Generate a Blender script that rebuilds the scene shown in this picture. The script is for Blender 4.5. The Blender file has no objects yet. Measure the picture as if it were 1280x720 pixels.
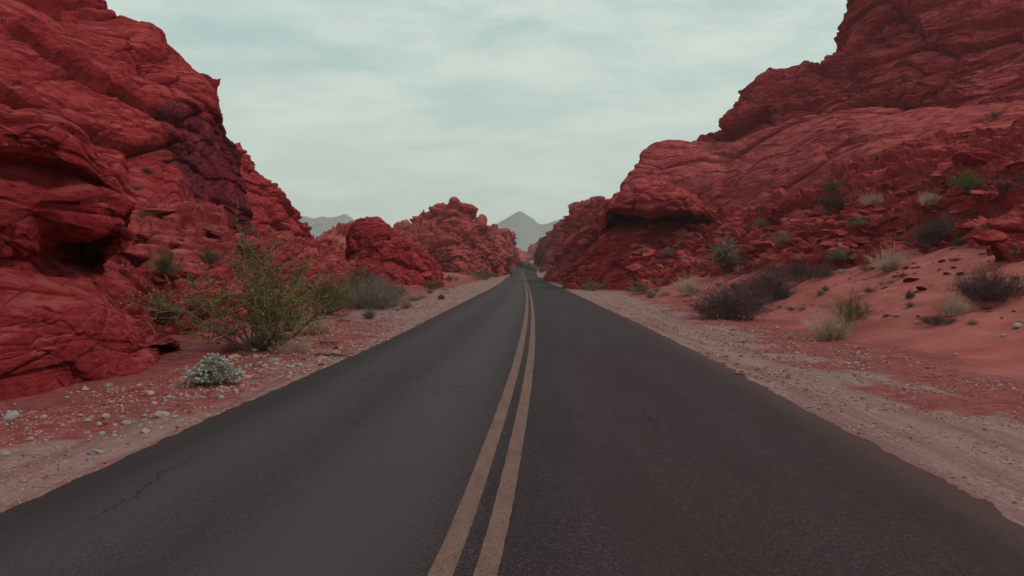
import bpy, math, random
import numpy as np
from concurrent.futures import ThreadPoolExecutor
random.seed(7); RNG = np.random.default_rng(11)
F = np.float32
# ------------------------------------------------------------------ scene, camera
scn = bpy.context.scene
C = scn.collection
CAMH, FPX, HOR = 1.65, 900.0, 339.0
PITCH = math.atan((360-HOR)/FPX)
cam = bpy.data.cameras.new('camera'); camo = bpy.data.objects.new('camera', cam); C.objects.link(camo)
camo.location = (0, 0, CAMH); camo.rotation_euler = (math.pi/2-PITCH, 0, 0)
cam.sensor_width = 36; cam.lens = FPX/1280*36; cam.clip_start = .05; cam.clip_end = 30000
scn.camera = camo
scn.view_settings.view_transform = 'Standard'; scn.view_settings.look = 'None'
scn.view_settings.exposure = 0; scn.view_settings.gamma = 1
scn.cycles.max_bounces = 4; scn.cycles.diffuse_bounces = 3; scn.cycles.volume_bounces = 0; scn.cycles.glossy_bounces = 1

def at(px, py, d):
    """world point seen at photo pixel (px,py) at forward distance d"""
    cx, cy = (px-640)/FPX, (360-py)/FPX
    cp, sp = math.cos(PITCH), math.sin(PITCH)
    y = cp + cy*sp; z = cy*cp - sp
    return (cx/y*d, d, CAMH + z/y*d)

# ------------------------------------------------------------------ noise (numpy)
_perm = np.random.default_rng(3).permutation(256).astype(np.int32)
PERM = np.concatenate([_perm, _perm, _perm])
_g = np.random.default_rng(4).normal(size=(256, 3)); GR = (_g/np.linalg.norm(_g, axis=1)[:, None]).astype(F)
POOL = ThreadPoolExecutor(4)
def par(fn, P, *a):
    n = len(P)
    if n < 20000: return fn(P, *a)
    ch = np.array_split(np.arange(n), max(4, n//60000))
    res = list(POOL.map(lambda c: fn(P[c[0]:c[-1]+1], *a), ch))
    if isinstance(res[0], tuple): return tuple(np.concatenate(x) for x in zip(*res))
    return np.concatenate(res)
def hsh(i, j, k):
    return PERM[PERM[PERM[i & 255]+(j & 255)]+(k & 255)]
def perlin(P, seed=0):
    P = P.astype(F)+F(seed*17.31+.37)
    i = np.floor(P); f = P-i; i = i.astype(np.int32)
    u = f*f*f*(f*(f*6-15)+10)
    out = 0
    for a in (0, 1):
        wx = u[:, 0] if a else 1-u[:, 0]
        for b in (0, 1):
            wy = u[:, 1] if b else 1-u[:, 1]
            for c in (0, 1):
                wz = u[:, 2] if c else 1-u[:, 2]
                g = GR[hsh(i[:, 0]+a, i[:, 1]+b, i[:, 2]+c)]
                out = out+wx*wy*wz*((f[:, 0]-a)*g[:, 0]+(f[:, 1]-b)*g[:, 1]+(f[:, 2]-c)*g[:, 2])
    return out*1.7
def fbm(P, o=4, seed=0, gain=.5):
    r = 0; a = 1.; s = 1.
    for k in range(o):
        r = r+a*perlin(P*s, seed+k); a *= gain; s *= 2.03
    return r
def ridged(P, o=4, seed=0):
    r = 0; a = 1.; s = 1.
    for k in range(o):
        r = r+a*(1-np.abs(perlin(P*s, seed+k))*1.6); a *= .5; s *= 2.1
    return r/2
def worley(P, seed=0):
    P = P.astype(F)+F(seed*9.7)
    i = np.floor(P).astype(np.int32); f = P-i; fx, fy, fz = [np.ascontiguousarray(f[:, k]) for k in range(3)]
    F1 = np.full(len(P), 9, F); F2 = np.full(len(P), 9, F); ID = np.zeros(len(P), np.int32)
    for a in (-1, 0, 1):
        ha = PERM[(i[:, 0]+a) & 255]
        for b in (-1, 0, 1):
            hb = PERM[ha+((i[:, 1]+b) & 255)]
            for c in (-1, 0, 1):
                h = PERM[hb+((i[:, 2]+c) & 255)]
                dx = JX[h]+F(a)-fx; dy = JY[h]+F(b)-fy; dz = JZ[h]+F(c)-fz
                d = dx*dx+dy*dy+dz*dz
                m = d < F1
                F2 = np.where(m, F1, np.minimum(F2, d)); F1 = np.minimum(F1, d); ID = np.where(m, h+256*((a+1)*9+(b+1)*3+c+1), ID)
    o = ID >> 8; ID = ID & 255
    V = np.stack([JX[ID]+(o//9-1)-fx, JY[ID]+(o//3 % 3-1)-fy, JZ[ID]+(o % 3-1)-fz], 1)
    return np.sqrt(F1), np.sqrt(F2), ID, V
_r = np.random.default_rng(5)
JX, JY, JZ, RA, RB, RC = [_r.random(256).astype(F) for _ in range(6)]
def sstep(a, b, x):
    t = np.clip((x-a)/(b-a), 0, 1); return t*t*(3-2*t)

# ------------------------------------------------------------------ mesh helpers
def mesh_np(name, V, Q, smooth=True):
    me = bpy.data.meshes.new(name)
    V = np.ascontiguousarray(V, F); Q = np.ascontiguousarray(Q, np.int32)
    k = Q.shape[1]
    me.vertices.add(len(V)); me.vertices.foreach_set('co', V.ravel())
    me.loops.add(Q.size); me.loops.foreach_set('vertex_index', Q.ravel())
    me.polygons.add(len(Q)); me.polygons.foreach_set('loop_start', np.arange(0, Q.size, k, dtype=np.int32))
    me.polygons.foreach_set('use_smooth', np.full(len(Q), smooth))
    me.update(calc_edges=True)
    return me
def fattr(me, name, vals):
    a = me.attributes.new(name, 'FLOAT', 'POINT'); a.data.foreach_set('value', np.ascontiguousarray(vals, F))
def gridq(n, m):
    i = np.arange((n-1)*m).reshape(n-1, m)[:, :-1].ravel()
    return np.stack([i, i+1, i+m+1, i+m], 1)
def link(name, me, mat, parent=None, loc=None):
    o = bpy.data.objects.new(name, me); C.objects.link(o)
    if mat: me.materials.append(mat)
    if loc is not None: o.location = loc
    if parent: o.parent = parent
    return o
def tag(o, label=None, cat=None, group=None, kind=None):
    if label: o['label'] = label
    if cat: o['category'] = cat
    if group: o['group'] = group
    if kind: o['kind'] = kind
    return o
def empty(name, loc, rz=0):
    o = bpy.data.objects.new(name, None); C.objects.link(o); o.location = loc; o.rotation_euler[2] = rz
    o.empty_display_size = .2
    return o

# ------------------------------------------------------------------ node helpers
class NT:
    def __init__(s, name, world=False):
        if world:
            s.m = bpy.data.worlds.new(name)
        else:
            s.m = bpy.data.materials.new(name)
        s.m.use_nodes = True; s.t = s.m.node_tree; s.t.nodes.clear()
    def n(s, ty, props=None, **inp):
        nd = s.t.nodes.new(ty)
        for k, v in (props or {}).items(): setattr(nd, k, v)
        for k, v in inp.items():
            key = int(k[1:]) if k[0] == '_' and k[1:].isdigit() else k.replace('_', ' ')
            s.set(nd, key, v)
        return nd
    def set(s, nd, key, v):
        if isinstance(v, bpy.types.NodeSocket): s.t.links.new(v, nd.inputs[key])
        else: nd.inputs[key].default_value = v
    def math(s, op, a, b=0.0, c=None, clamp=False):
        nd = s.t.nodes.new('ShaderNodeMath'); nd.operation = op; nd.use_clamp = clamp
        s.set(nd, 0, a); s.set(nd, 1, b)
        if c is not None: s.set(nd, 2, c)
        return nd.outputs[0]
    def mix(s, f, a, b, bt='MIX'):
        nd = s.t.nodes.new('ShaderNodeMix'); nd.data_type = 'RGBA'; nd.blend_type = bt
        s.set(nd, 0, f)
        s.set(nd, 6, a if isinstance(a, bpy.types.NodeSocket) else (*a, 1)); s.set(nd, 7, b if isinstance(b, bpy.types.NodeSocket) else (*b, 1))
        return nd.outputs[2]
    def noise(s, vec, scale, detail=4, rough=.55, dist=0, stretch=None):
        if stretch:
            mp = s.t.nodes.new('ShaderNodeMapping'); s.set(mp, 0, vec); mp.inputs[3].default_value = stretch; vec = mp.outputs[0]
        nd = s.t.nodes.new('ShaderNodeTexNoise'); s.set(nd, 'Vector', vec)
        nd.inputs['Scale'].default_value = scale; nd.inputs['Detail'].default_value = detail
        nd.inputs['Roughness'].default_value = rough; nd.inputs['Distortion'].default_value = dist
        return nd.outputs[0]
    def ramp(s, v, a, b, lo=0., hi=1.):
        nd = s.t.nodes.new('ShaderNodeMapRange'); nd.interpolation_type = 'SMOOTHSTEP'
        s.set(nd, 0, v); s.set(nd, 1, a); s.set(nd, 2, b); s.set(nd, 3, lo); s.set(nd, 4, hi)
        return nd.outputs[0]
    def attr(s, name):
        nd = s.t.nodes.new('ShaderNodeAttribute'); nd.attribute_name = name; return nd.outputs['Fac']
    def bump(s, h, dist, strength=1., normal=None):
        nd = s.t.nodes.new('ShaderNodeBump'); s.set(nd, 'Height', h); nd.inputs['Distance'].default_value = dist
        nd.inputs['Strength'].default_value = strength
        if normal: s.set(nd, 'Normal', normal)
        return nd.outputs[0]
    def surf(s, col, rough=.9, spec=.15, normal=None):
        b = s.t.nodes.new('ShaderNodeBsdfPrincipled')
        s.set(b, 'Base Color', col if isinstance(col, bpy.types.NodeSocket) else (*col, 1))
        s.set(b, 'Roughness', rough); s.set(b, 'Specular IOR Level', spec)
        if normal: s.set(b, 'Normal', normal)
        o = s.t.nodes.new('ShaderNodeOutputMaterial'); s.t.links.new(b.outputs[0], o.inputs[0])
        return s.m
    def obj(s): return s.t.nodes.new('ShaderNodeTexCoord').outputs['Object']

def rock_mat(name, base, light, dark, sc=1., varnish=0., pale=0., streak=.5, bump=.05, tilt=0.):
    """weathered sandstone: mottled reds, thin bedding bands, desert varnish, pale bleached patches"""
    t = NT(name); v = t.obj()
    mp = t.n('ShaderNodeMapping', _0=v); mp.inputs[2].default_value = (tilt*.6, tilt, 0); w = mp.outputs[0]
    n1 = t.noise(w, .35/sc, 5, .6, .4)
    n2 = t.noise(w, 2.2/sc, 5, .65, .2, (1, 1, 2.2))
    bands = t.noise(w, 1.1/sc, 6, .62, .35, (.4, .4, 4.5))
    col = t.mix(t.ramp(n1, .36, .64), base, light)
    col = t.mix(t.math('MULTIPLY', t.ramp(bands, .42, .62), streak), col, tuple(x*.62 for x in base))
    col = t.mix(t.math('MULTIPLY', t.ramp(n2, .49, .66), .72), col, dark)
    grain = t.noise(v, 14/sc, 4, .7)
    col = t.mix(t.ramp(grain, .3, .75), col, t.mix(.35, col, light), 'MIX')
    if pale:
        p = t.ramp(t.noise(w, .5/sc, 5, .62, .8, (.5, .5, 2)), .66-pale*.2, .76-pale*.2)
        col = t.mix(t.math('MULTIPLY', p, .8), col, (.42, .15, .13))
    # wind-blown dust lies on the flat tops of ledges
    g = t.t.nodes.new('ShaderNodeNewGeometry'); sp = t.n('ShaderNodeSeparateXYZ', _0=g.outputs['True Normal'])
    dust = t.math('MULTIPLY', t.ramp(sp.outputs[2], .45, .9), t.ramp(t.noise(v, 1.3/sc, 4, .6), .38, .62))
    col = t.mix(t.math('MULTIPLY', dust, .7), col, (.46, .105, .095))
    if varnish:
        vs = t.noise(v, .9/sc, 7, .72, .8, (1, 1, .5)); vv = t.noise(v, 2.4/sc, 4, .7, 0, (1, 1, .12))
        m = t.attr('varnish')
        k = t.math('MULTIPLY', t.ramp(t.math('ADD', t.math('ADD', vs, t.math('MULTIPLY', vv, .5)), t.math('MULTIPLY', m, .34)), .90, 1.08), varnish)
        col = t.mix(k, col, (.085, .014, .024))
    b1 = t.bump(bands, bump*sc*1.2, .5)
    b2 = t.bump(t.noise(w, 3.0/sc, 9, .72, .3, (1, 1, 1.8)), bump*sc*3.2, 1., b1)
    b3 = t.bump(grain, bump*sc*.5, .8, b2)
    return t.surf(col, .95, .03, b3)

def plain_mat(name, a, b, scale=8, rough=.85, spec=.15, bump=0):
    t = NT(name); v = t.obj(); n = t.noise(v, scale, 4, .6)
    nm = t.bump(n, bump, 1) if bump else None
    return t.surf(t.mix(t.ramp(n, .35, .65), a, b), rough, spec, nm)

# ------------------------------------------------------------------ road line and terrain
def rcent(y): return np.interp(y, [-20, 3, 3.9, 7.4, 18, 36, 67, 140, 228, 456, 4000], [-1.7, -.12, -.08, .04, .5, .82, 1.4, 2.4, 3.6, 7.3, 60])
def lcent(y): return np.interp(y, [-20, 3, 3.9, 7.4, 12, 19.8, 36, 67, 140, 228, 456, 4000], [-1.75, -.36, -.31, -.07, .18, .5, .9, 1.5, 2.45, 3.6, 7.3, 60])
def smoothed(fn, y):
    y = np.asarray(y, float); w = np.maximum(.4, np.minimum(np.abs(y)*.12, 9))
    return sum(fn(y+w*k) for k in (-1, -.6, -.2, .2, .6, 1))/6
def roadx(y): return smoothed(rcent, y)
def linex(y):
    y = np.asarray(y, float); q = np.log(np.maximum(y, 1.5)); kx = np.log([1.5, 4.0, 7.4, 12, 20, 36, 67, 140, 228, 456, 700]); kv = np.array([-.62, -.255, -.05, .17, .46, .88, 1.45, 2.45, 3.6, 7.3, 12])
    m_ = np.gradient(kv, kx); i = np.clip(np.searchsorted(kx, q)-1, 0, len(kx)-2); h = kx[i+1]-kx[i]; t = np.clip((q-kx[i])/h, 0, 1)
    return (2*t**3-3*t**2+1)*kv[i]+(t**3-2*t**2+t)*h*m_[i]+(-2*t**3+3*t**2)*kv[i+1]+(t**3-t**2)*h*m_[i+1]
def roadz(y):
    return smoothed(lambda q: np.interp(q, [-30, 105, 140, 172, 228, 300, 380, 456, 520, 760, 5000], [0, 0, .5, .25, 2.3, 3.7, 6.3, 8.6, 8.2, 0, -10]), np.where(np.asarray(y) < 60, -20, y)) 
HW = 3.5
def ground_z(x, y, detail=True):
    x = np.asarray(x, float); y = np.asarray(y, float)
    s = x-roadx(y); zr = roadz(y)
    r = s-HW; l = -s-HW
    toe = 4.6+.010*np.clip(y, 0, 100)+.5*np.sin(y*.21)+.3*np.sin(y*.53+1)
    rr = np.maximum(0, r-toe)
    z = zr+np.where(rr > 0, .33*np.sqrt(rr*rr+.6)-.33*.775*1+.0, 0)
    ll = np.maximum(0, l-3.2)
    z = z+np.where(ll > 0, .13*(np.sqrt(ll*ll+.5)-.707), 0)
    z = np.where(np.abs(s) > 60, zr+(z-zr)*60/np.maximum(np.abs(s), 60), z)
    far = np.clip((y-500)/400, 0, 1); z = z*(1-far)+(zr)*far
    out = np.clip(np.maximum(r, l)/.5, 0, 1)
    z = z-.05+.015*out
    if detail:
        sh = x.shape; P = np.stack([x.ravel(), y.ravel(), 0*x.ravel()], 1)
        n1 = par(fbm, P*F(.45), 4, 3).reshape(sh); n2 = par(fbm, P*F(3.), 4, 9).reshape(sh)
        ru = par(ridged, P*F([.25, .8, 1.]), 3, 21).reshape(sh)
        hill = np.clip(rr/3, 0, 1)
        far2 = np.clip(1-(y-150)/300, 0, 1)
        z = z+out*far2*(n1*(.035+.16*np.clip(np.maximum(rr, ll)/3, 0, 1))+n2*.022+hill*((ru-.6)*.10+par(ridged, P*F(1.7), 4, 33).reshape(sh)*.07-.05))
    # wheel ruts running along the right-hand shoulder
        rut = np.exp(-((r-3.4)/.22)**2)+np.exp(-((r-4.3)/.2)**2)+np.exp(-((r-2.6)/.16)**2)*.6
        z = z-out*rut*.035*np.clip((45-y)/25, 0, 1)
    return z
def gz(x, y): return float(ground_z(np.array([x]), np.array([y]))[0])
def gpt(px, py):
    """ground point seen at a photo pixel"""
    lo = None
    a1 = np.array(at(px, py, 1.)); o1 = np.array([0, 0, CAMH]); lo_, hi_ = 2.5, 450
    for it in range(2):
        ds = np.exp(np.linspace(math.log(lo_), math.log(hi_), 260)); X = o1+(a1-o1)*ds[:, None]; g = ground_z(X[:, 0], X[:, 1])
        k = np.where(X[:, 2] <= g)[0]; i = max(1, k[0]) if len(k) else len(ds)-1; lo_, hi_ = ds[i-1], ds[i]
    k = np.where(X[:, 2] <= g)[0]
    i = k[0] if len(k) else len(ds)-1
    return (X[i, 0], X[i, 1], g[i])

# ------------------------------------------------------------------ rock surfaces
def cr(P, n, axis, wt=None, crisp=0.):
    """Catmull-Rom resample of control net along an axis, finer where the rock is nearer the road"""
    P = np.moveaxis(P, axis, 0); m = len(P)
    dist = np.hypot(P[..., 0], P[..., 1])
    seg = (np.linalg.norm(P[1:]-P[:-1], axis=2)/np.maximum(3, (dist[1:]+dist[:-1])/2)).mean(axis=1)
    if wt is not None: seg = seg*wt
    cum = np.concatenate([[0], np.cumsum(seg)]); t = np.interp(np.linspace(0, cum[-1], n), cum, np.arange(m))
    i = np.clip(np.floor(t).astype(int), 0, m-2); f = (t-i)[:, None, None]
    p0 = P[np.maximum(i-1, 0)]; p1 = P[i]; p2 = P[i+1]; p3 = P[np.minimum(i+2, m-1)]
    r = .5*((2*p1)+(-p0+p2)*f+(2*p0-5*p1+4*p2-p3)*f*f+(-p0+3*p1-3*p2+p3)*f**3)
    if crisp: r = r*(1-crisp)+(p1*(1-f)+p2*f)*crisp
    return np.moveaxis(r, 0, axis)
def normals(G):
    du = np.gradient(G, axis=1); dv = np.gradient(G, axis=0)
    n = np.cross(du, dv); n /= np.maximum(np.linalg.norm(n, axis=2, keepdims=True), 1e-9)
    return n
def rock_disp(P, s=1., dip=(0, 0), big=.25, led=.25, ledf=1.2, blk=.3, crk=.12, bs=1., fine=.06, smooth=.3, seed=0, pit=.1, warp=.14, thin=1.):
    """outward displacement (metres / s) : bedding ledges, jointed angular blocks, cracks, pits and grain"""
    dx, dy = dip; cx, sx = math.cos(dx), math.sin(dx); cy, sy = math.cos(dy), math.sin(dy)
    R = (np.array([[cy, 0, sy], [0, 1, 0], [-sy, 0, cy]]) @ np.array([[1, 0, 0], [0, cx, -sx], [0, sx, cx]])).astype(F)
    Q = (P.astype(F) @ R.T)/F(s)
    wp = np.stack([fbm(Q*F(.5), 3, seed+1), fbm(Q*F(.5), 3, seed+5), fbm(Q*F(.5), 3, seed+8)], 1)
    lowm = sstep(-.3, .25, perlin(Q*F(.23), seed+30))
    W = Q+wp*F(warp)
    d = big*fbm(Q*F(.33), 3, seed+2)
    for k, (fr, am) in enumerate(((ledf, 1.), (ledf*2.7, .34*thin), (ledf*6.5, .13*thin))):
        w = W[:, 2]*fr+.10*perlin(Q*F(.6*fr**.5), seed+40+k)
        li = np.floor(w).astype(np.int32); t = w-li
        h = hsh(li, li*0+k*7+seed, li*0+3)
        lat = perlin(np.stack([Q[:, 0]*.5*fr**.6, Q[:, 1]*.5*fr**.6, li*3.7], 1), seed+11+k)
        lat = np.clip(lat*1.8, -.7, .7)
        prof = 1-np.abs(2*t-1)**7
        d = d+led*am*((RA[h]*.7+lat)*prof-(1-prof)*.18)*(.15+.85*lowm if k else 1)
    for k, (fs, am) in enumerate(((.5*bs, 1.), (1.25*bs, .5), (3.1*bs, .24), (7.5*bs, .10))):
        f1, f2, h, V = worley(np.stack([W[:, 0]*fs, W[:, 1]*fs, W[:, 2]*fs*1.7], 1), seed+k*3)
        e = f2-f1
        tilt = (V[:, 0]*(RA[h]-.5)+V[:, 1]*(RB[h]-.5)+V[:, 2]*(RC[h]-.15)*.9)*2.3
        lm = sstep(-.2, .3, perlin(Q*F(.35+.3*k), seed+60+k))
        m = (1-smooth)*(.08+.92*lm) if k else (.4+.6*lowm)*(1-.5*smooth)
        d = d+am*m*(blk*(RB[h]-.5+tilt)+crk*((np.minimum(e, .12)/.12)**.7-1)*(1.4, 1.7, 1.4, .8)[k])
    if pit:
        f1, f2, h, V = worley(Q*F([1.1, 1.1, 1.7])+wp*F(.2), seed+90)
        d = d-pit*sstep(.36, .12, f1)*(RC[h] > .55)*sstep(0, .3, perlin(Q*F(.4), seed+91))
    d = d+fine*(.35+.8*lowm)*(ridged(Q*F(2.2), 5, seed+50)-.6)
    return d*s
def finish(G, disp, keep_last=0):
    shp = G.shape[:2]; N = normals(G)
    P = G.reshape(-1, 3)
    d = par(lambda q: rock_disp(q, **disp), P)
    P2 = P+N.reshape(-1, 3)*d[:, None]
    return P2.reshape(*shp, 3)
def loft(name, rows, nu, nv, mat, disp, back=(6, 14), side=(0, 0), parent=None, drop=0., flip=False, varn=None, crisp=.25):
    """closed-backed rock body through a net of measured points"""
    R = [np.array(r, float) for r in rows]
    top = R[-1]
    dirv = top*[1, 1, 0]; dirv /= np.linalg.norm(dirv, axis=1)[:, None]
    b1 = top+dirv*back[0]*.45+[0, 0, -drop*.1]
    b2 = top+dirv*back[0]; b2[:, 2] -= (top[:, 2]-R[0][:, 2])*.35
    b3 = top+dirv*back[1]; b3[:, 2] = R[0][:, 2]-1
    net = np.stack(R+[b1, b2, b3])
    cols = [net[:, i] for i in range(net.shape[1])]
    if side[0]:
        c = cols[0]; e = c.copy(); dv = c*[1, 1, 0]; dv /= np.linalg.norm(dv, axis=1)[:, None]
        e = c+dv*side[0]; e[:, 0] += side[0]*.15; e2 = c+dv*side[0]*2.2; e2[:, 0] += side[0]*.8; e2[:, 2] = R[0][:, 2].min()-1
        cols = [e2, e]+cols
    if side[1]:
        c = cols[-1]; dv = c*[1, 1, 0]; dv /= np.linalg.norm(dv, axis=1)[:, None]
        e = c+dv*side[1]; e[:, 0] -= side[1]*.15; e2 = c+dv*side[1]*2.2; e2[:, 0] -= side[1]*.8; e2[:, 2] = R[0][:, 2].min()-1
        cols = cols+[e, e2]
    net = np.stack(cols, 1)
    if flip: net = net[:, ::-1]
    wr = np.ones(net.shape[0]-1); wr[-3:] = [.5, .25, .15]
    pc = 640+900*net[:-3, :, 0].mean(0)/net[:-3, :, 1].mean(0); wc = np.where((np.maximum(pc[1:], pc[:-1]) < 0) | (np.minimum(pc[1:], pc[:-1]) > 1280), .35, 1.)
    G = cr(cr(net, nv, 0, wr, crisp), nu, 1, wc, crisp)
    G2 = finish(G, disp)
    org = np.array([np.median(R[0][:, 0]), np.median(R[0][:, 1]), R[0][:, 2].mean()]) if parent is None else np.array(parent.location)
    me = mesh_np(name, (G2-org).reshape(-1, 3), gridq(nv, nu))
    if varn is not None: fattr(me, 'varnish', varn(G2.reshape(-1, 3)))
    o = link(name, me, mat, parent, None if parent else org)
    return o
def P3(lst): return [at(*p) for p in lst]
def foot(lst, dz=-.4):
    out = []
    for p in lst:
        x, y, z = at(*p); out.append((x, y, gz(x, y)+dz))
    return out
def ridge(name, outline, mat, disp, nu, nv, thick=8, lean=.35, parent=None, base=-1.0, prof=(0, .3, .62, .88, 1)):
    """free-standing outcrop below a measured skyline; outline = (px, py_sky, d_foot)"""
    rows = []
    for k, t in enumerate(prof):
        row = []
        for px, py, d in outline:
            x0, y0, _ = at(px, 339, d); zb = gz(x0, y0)+base
            dt = d+thick*lean*t**1.6
            zt = at(px, py, d+thick*lean)[2]
            x, y, _ = at(px, 339, dt)
            row.append((x, y, zb+(max(zt, zb+.2)-zb)*t**.85))
        rows.append(row)
    return loft(name, rows, nu, nv, mat, disp, back=(thick*.4, thick), parent=parent)

# ---------- materials
RED = (0.2555, 0.0181, 0.0277); LRED = (0.3833, 0.049, 0.0511); DRED = (0.1065, 0.0075, 0.0138)
M_left = rock_mat('red_sandstone_left', RED, LRED, DRED, .5, varnish=.35, streak=.6, bump=.06, tilt=.15)
M_cliff = rock_mat('varnished_cliff', (0.2662, 0.0192, 0.0288), (0.3939, 0.0501, 0.0501), DRED, 1.1, varnish=.85, streak=.45, bump=.05, tilt=.3)
M_slab = rock_mat('smooth_sandstone', (0.2449, 0.0245, 0.0362), (0.3514, 0.0564, 0.0607), (0.1065, 0.0106, 0.0192), 1.5, varnish=.5, streak=.5, bump=.04, tilt=-.12)
M_up = rock_mat('upper_sandstone', (0.2444, 0.0190, 0.0298), (0.3439, 0.0470, 0.0543), (0.0852, 0.0086, 0.017), 1.3, varnish=.55, streak=.5, bump=.06, tilt=-.15)
M_rub = rock_mat('rubbly_sandstone', (0.2981, 0.0213, 0.0308), (0.4365, 0.066, 0.0639), (0.0852, 0.0064, 0.0127), .8, streak=.5, bump=.06, pale=.1, tilt=-.4)
M_dark = rock_mat('dark_red_sandstone', (0.2555, 0.0117, 0.0224), (0.3514, 0.0362, 0.0426), (0.0745, 0.0054, 0.0106), 1., streak=.5, bump=.06)
M_pale = rock_mat('pale_sandstone', (0.3833, 0.0532, 0.0575), (0.5111, 0.1438, 0.1278), (0.1491, 0.0127, 0.0213), .8, streak=.4, bump=.05, pale=.5)
M_blk = rock_mat('fallen_block_sandstone', (0.3833, 0.0426, 0.049), (0.4898, 0.1011, 0.0937), (0.1491, 0.0127, 0.0213), .8, streak=.4, bump=.05)
M_cap = rock_mat('cap_sandstone', (0.2875, 0.0256, 0.0351), (0.4046, 0.066, 0.066), (0.1065, 0.0106, 0.0192), .8, streak=.5, bump=.06)
M_shelf = rock_mat('shelf_sandstone', (.27, .027, .035), (.38, .072, .068), (.11, .011, .019), .8, streak=.5, bump=.06, pale=.25, tilt=.3)
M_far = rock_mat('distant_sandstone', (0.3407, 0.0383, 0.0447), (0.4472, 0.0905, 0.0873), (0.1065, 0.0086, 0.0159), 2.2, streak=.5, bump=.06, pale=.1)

# ------------------------------------------------------------------ LEFT: near overhanging rock
near = empty('overhanging_rock', (at(60, 490, 9.8)[0], 10.5, -.05))
tag(near, 'layered red rock with an undercut overhang at the left edge, nearest the road', 'rock')
D_near = dict(s=1.1, dip=(.05, .16), big=.12, led=.045, ledf=1.6, blk=.24, crk=.10, bs=.85, fine=.04, smooth=.15, seed=4, pit=.08, warp=.05, thin=1.9)
lower = [foot([(-420, 600, 6.2), (-200, 540, 7.4), (0, 497, 9.3), (50, 490, 9.7), (100, 478, 10.6), (140, 468, 11.4), (170, 460, 12.2), (190, 452, 13.1), (208, 440, 14.6)], -.3),
 P3([(-420, 480, 6.2), (-200, 450, 7.5), (0, 445, 9.35), (50, 438, 9.75), (100, 425, 10.7), (140, 422, 11.5), (170, 427, 12.3), (190, 434, 13.2), (208, 434, 14.7)]),
 P3([(-420, 380, 6.6), (-200, 385, 8), (0, 397, 9.8), (50, 384, 10.2), (100, 372, 11.0), (140, 378, 11.8), (165, 396, 12.7), (186, 414, 13.5), (205, 425, 15)]),
 P3([(-420, 350, 7.4), (-200, 355, 8.8), (0, 352, 10.6), (45, 352, 11.1), (90, 350, 11.8), (130, 356, 12.8), (155, 374, 13.5), (175, 398, 14.3), (200, 417, 15.6)]),
 P3([(-420, 300, 7.4), (-200, 310, 8.8), (0, 310, 10.8), (48, 312, 11.6), (74, 322, 13.9), (115, 328, 15.0), (145, 345, 15.4), (170, 378, 15.3), (195, 406, 16.4)]),
 P3([(-420, 240, 7.4), (-200, 250, 8.9), (0, 250, 10.9), (48, 262, 11.7), (68, 285, 14.6), (112, 305, 16.0), (142, 330, 16.4), (166, 368, 16.2), (190, 398, 17.2)])]
loft('lower_bulge', lower, 560, 520, M_left, dict(D_near, smooth=.5, blk=.18, thin=1.), back=(1.6, 4), side=(0, 2), parent=near, crisp=.5)
upper = [P3([(-420, 300, 9.4), (-200, 300, 10.2), (0, 322, 12.0), (40, 312, 13.2), (80, 292, 15.2), (120, 290, 15.6), (145, 292, 15.8), (158, 290, 15.6)]),
 P3([(-420, 300, 7.6), (-200, 300, 8.8), (0, 318, 10.6), (40, 312, 11.3), (70, 302, 12.0), (120, 298, 12.3), (145, 296, 12.6), (160, 292, 13.1)]),
 P3([(-420, 240, 7.1), (-200, 245, 8.3), (0, 280, 10.3), (40, 285, 10.9), (75, 290, 11.3), (122, 290, 11.9), (148, 288, 12.4), (165, 284, 12.9)]),
 P3([(-420, 200, 7.2), (-200, 215, 8.4), (0, 245, 10.2), (40, 247, 10.8), (80, 250, 11.2), (125, 256, 11.8), (150, 259, 12.3), (166, 262, 12.9)]),
 P3([(-420, 170, 7.3), (-200, 185, 8.5), (0, 214, 10.4), (40, 214, 11.0), (80, 224, 11.5), (120, 240, 12.2), (148, 250, 12.7), (162, 256, 13.2)]),
 P3([(-420, 150, 7.3), (-200, 165, 8.6), (0, 203, 10.5), (40, 204, 11.1), (80, 212, 11.6), (112, 224, 12.4), (140, 242, 13.0), (157, 252, 13.5)]),
 P3([(-420, 130, 6.7), (-200, 145, 8.0), (0, 190, 9.8), (40, 194, 10.4), (75, 200, 10.9), (102, 206, 11.5), (128, 224, 12.4), (150, 242, 13.2)]),
 P3([(-420, 60, 6.8), (-200, 92, 8.1), (0, 146, 9.9), (40, 148, 10.5), (73, 156, 11.0), (98, 180, 11.6), (122, 207, 12.6), (144, 234, 13.5)]),
 P3([(-420, 40, 9.8), (-200, 80, 11), (0, 138, 12.3), (36, 142, 12.8), (68, 150, 13.3), (93, 172, 13.8), (118, 200, 14.3), (138, 228, 14.8)])]
loft('overhanging_ledge', upper, 460, 560, M_left, dict(D_near, seed=9, big=.08, led=.06, ledf=2.6, bs=.55), back=(1.8, 4), side=(0, 1.5), parent=near, crisp=.8)

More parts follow.
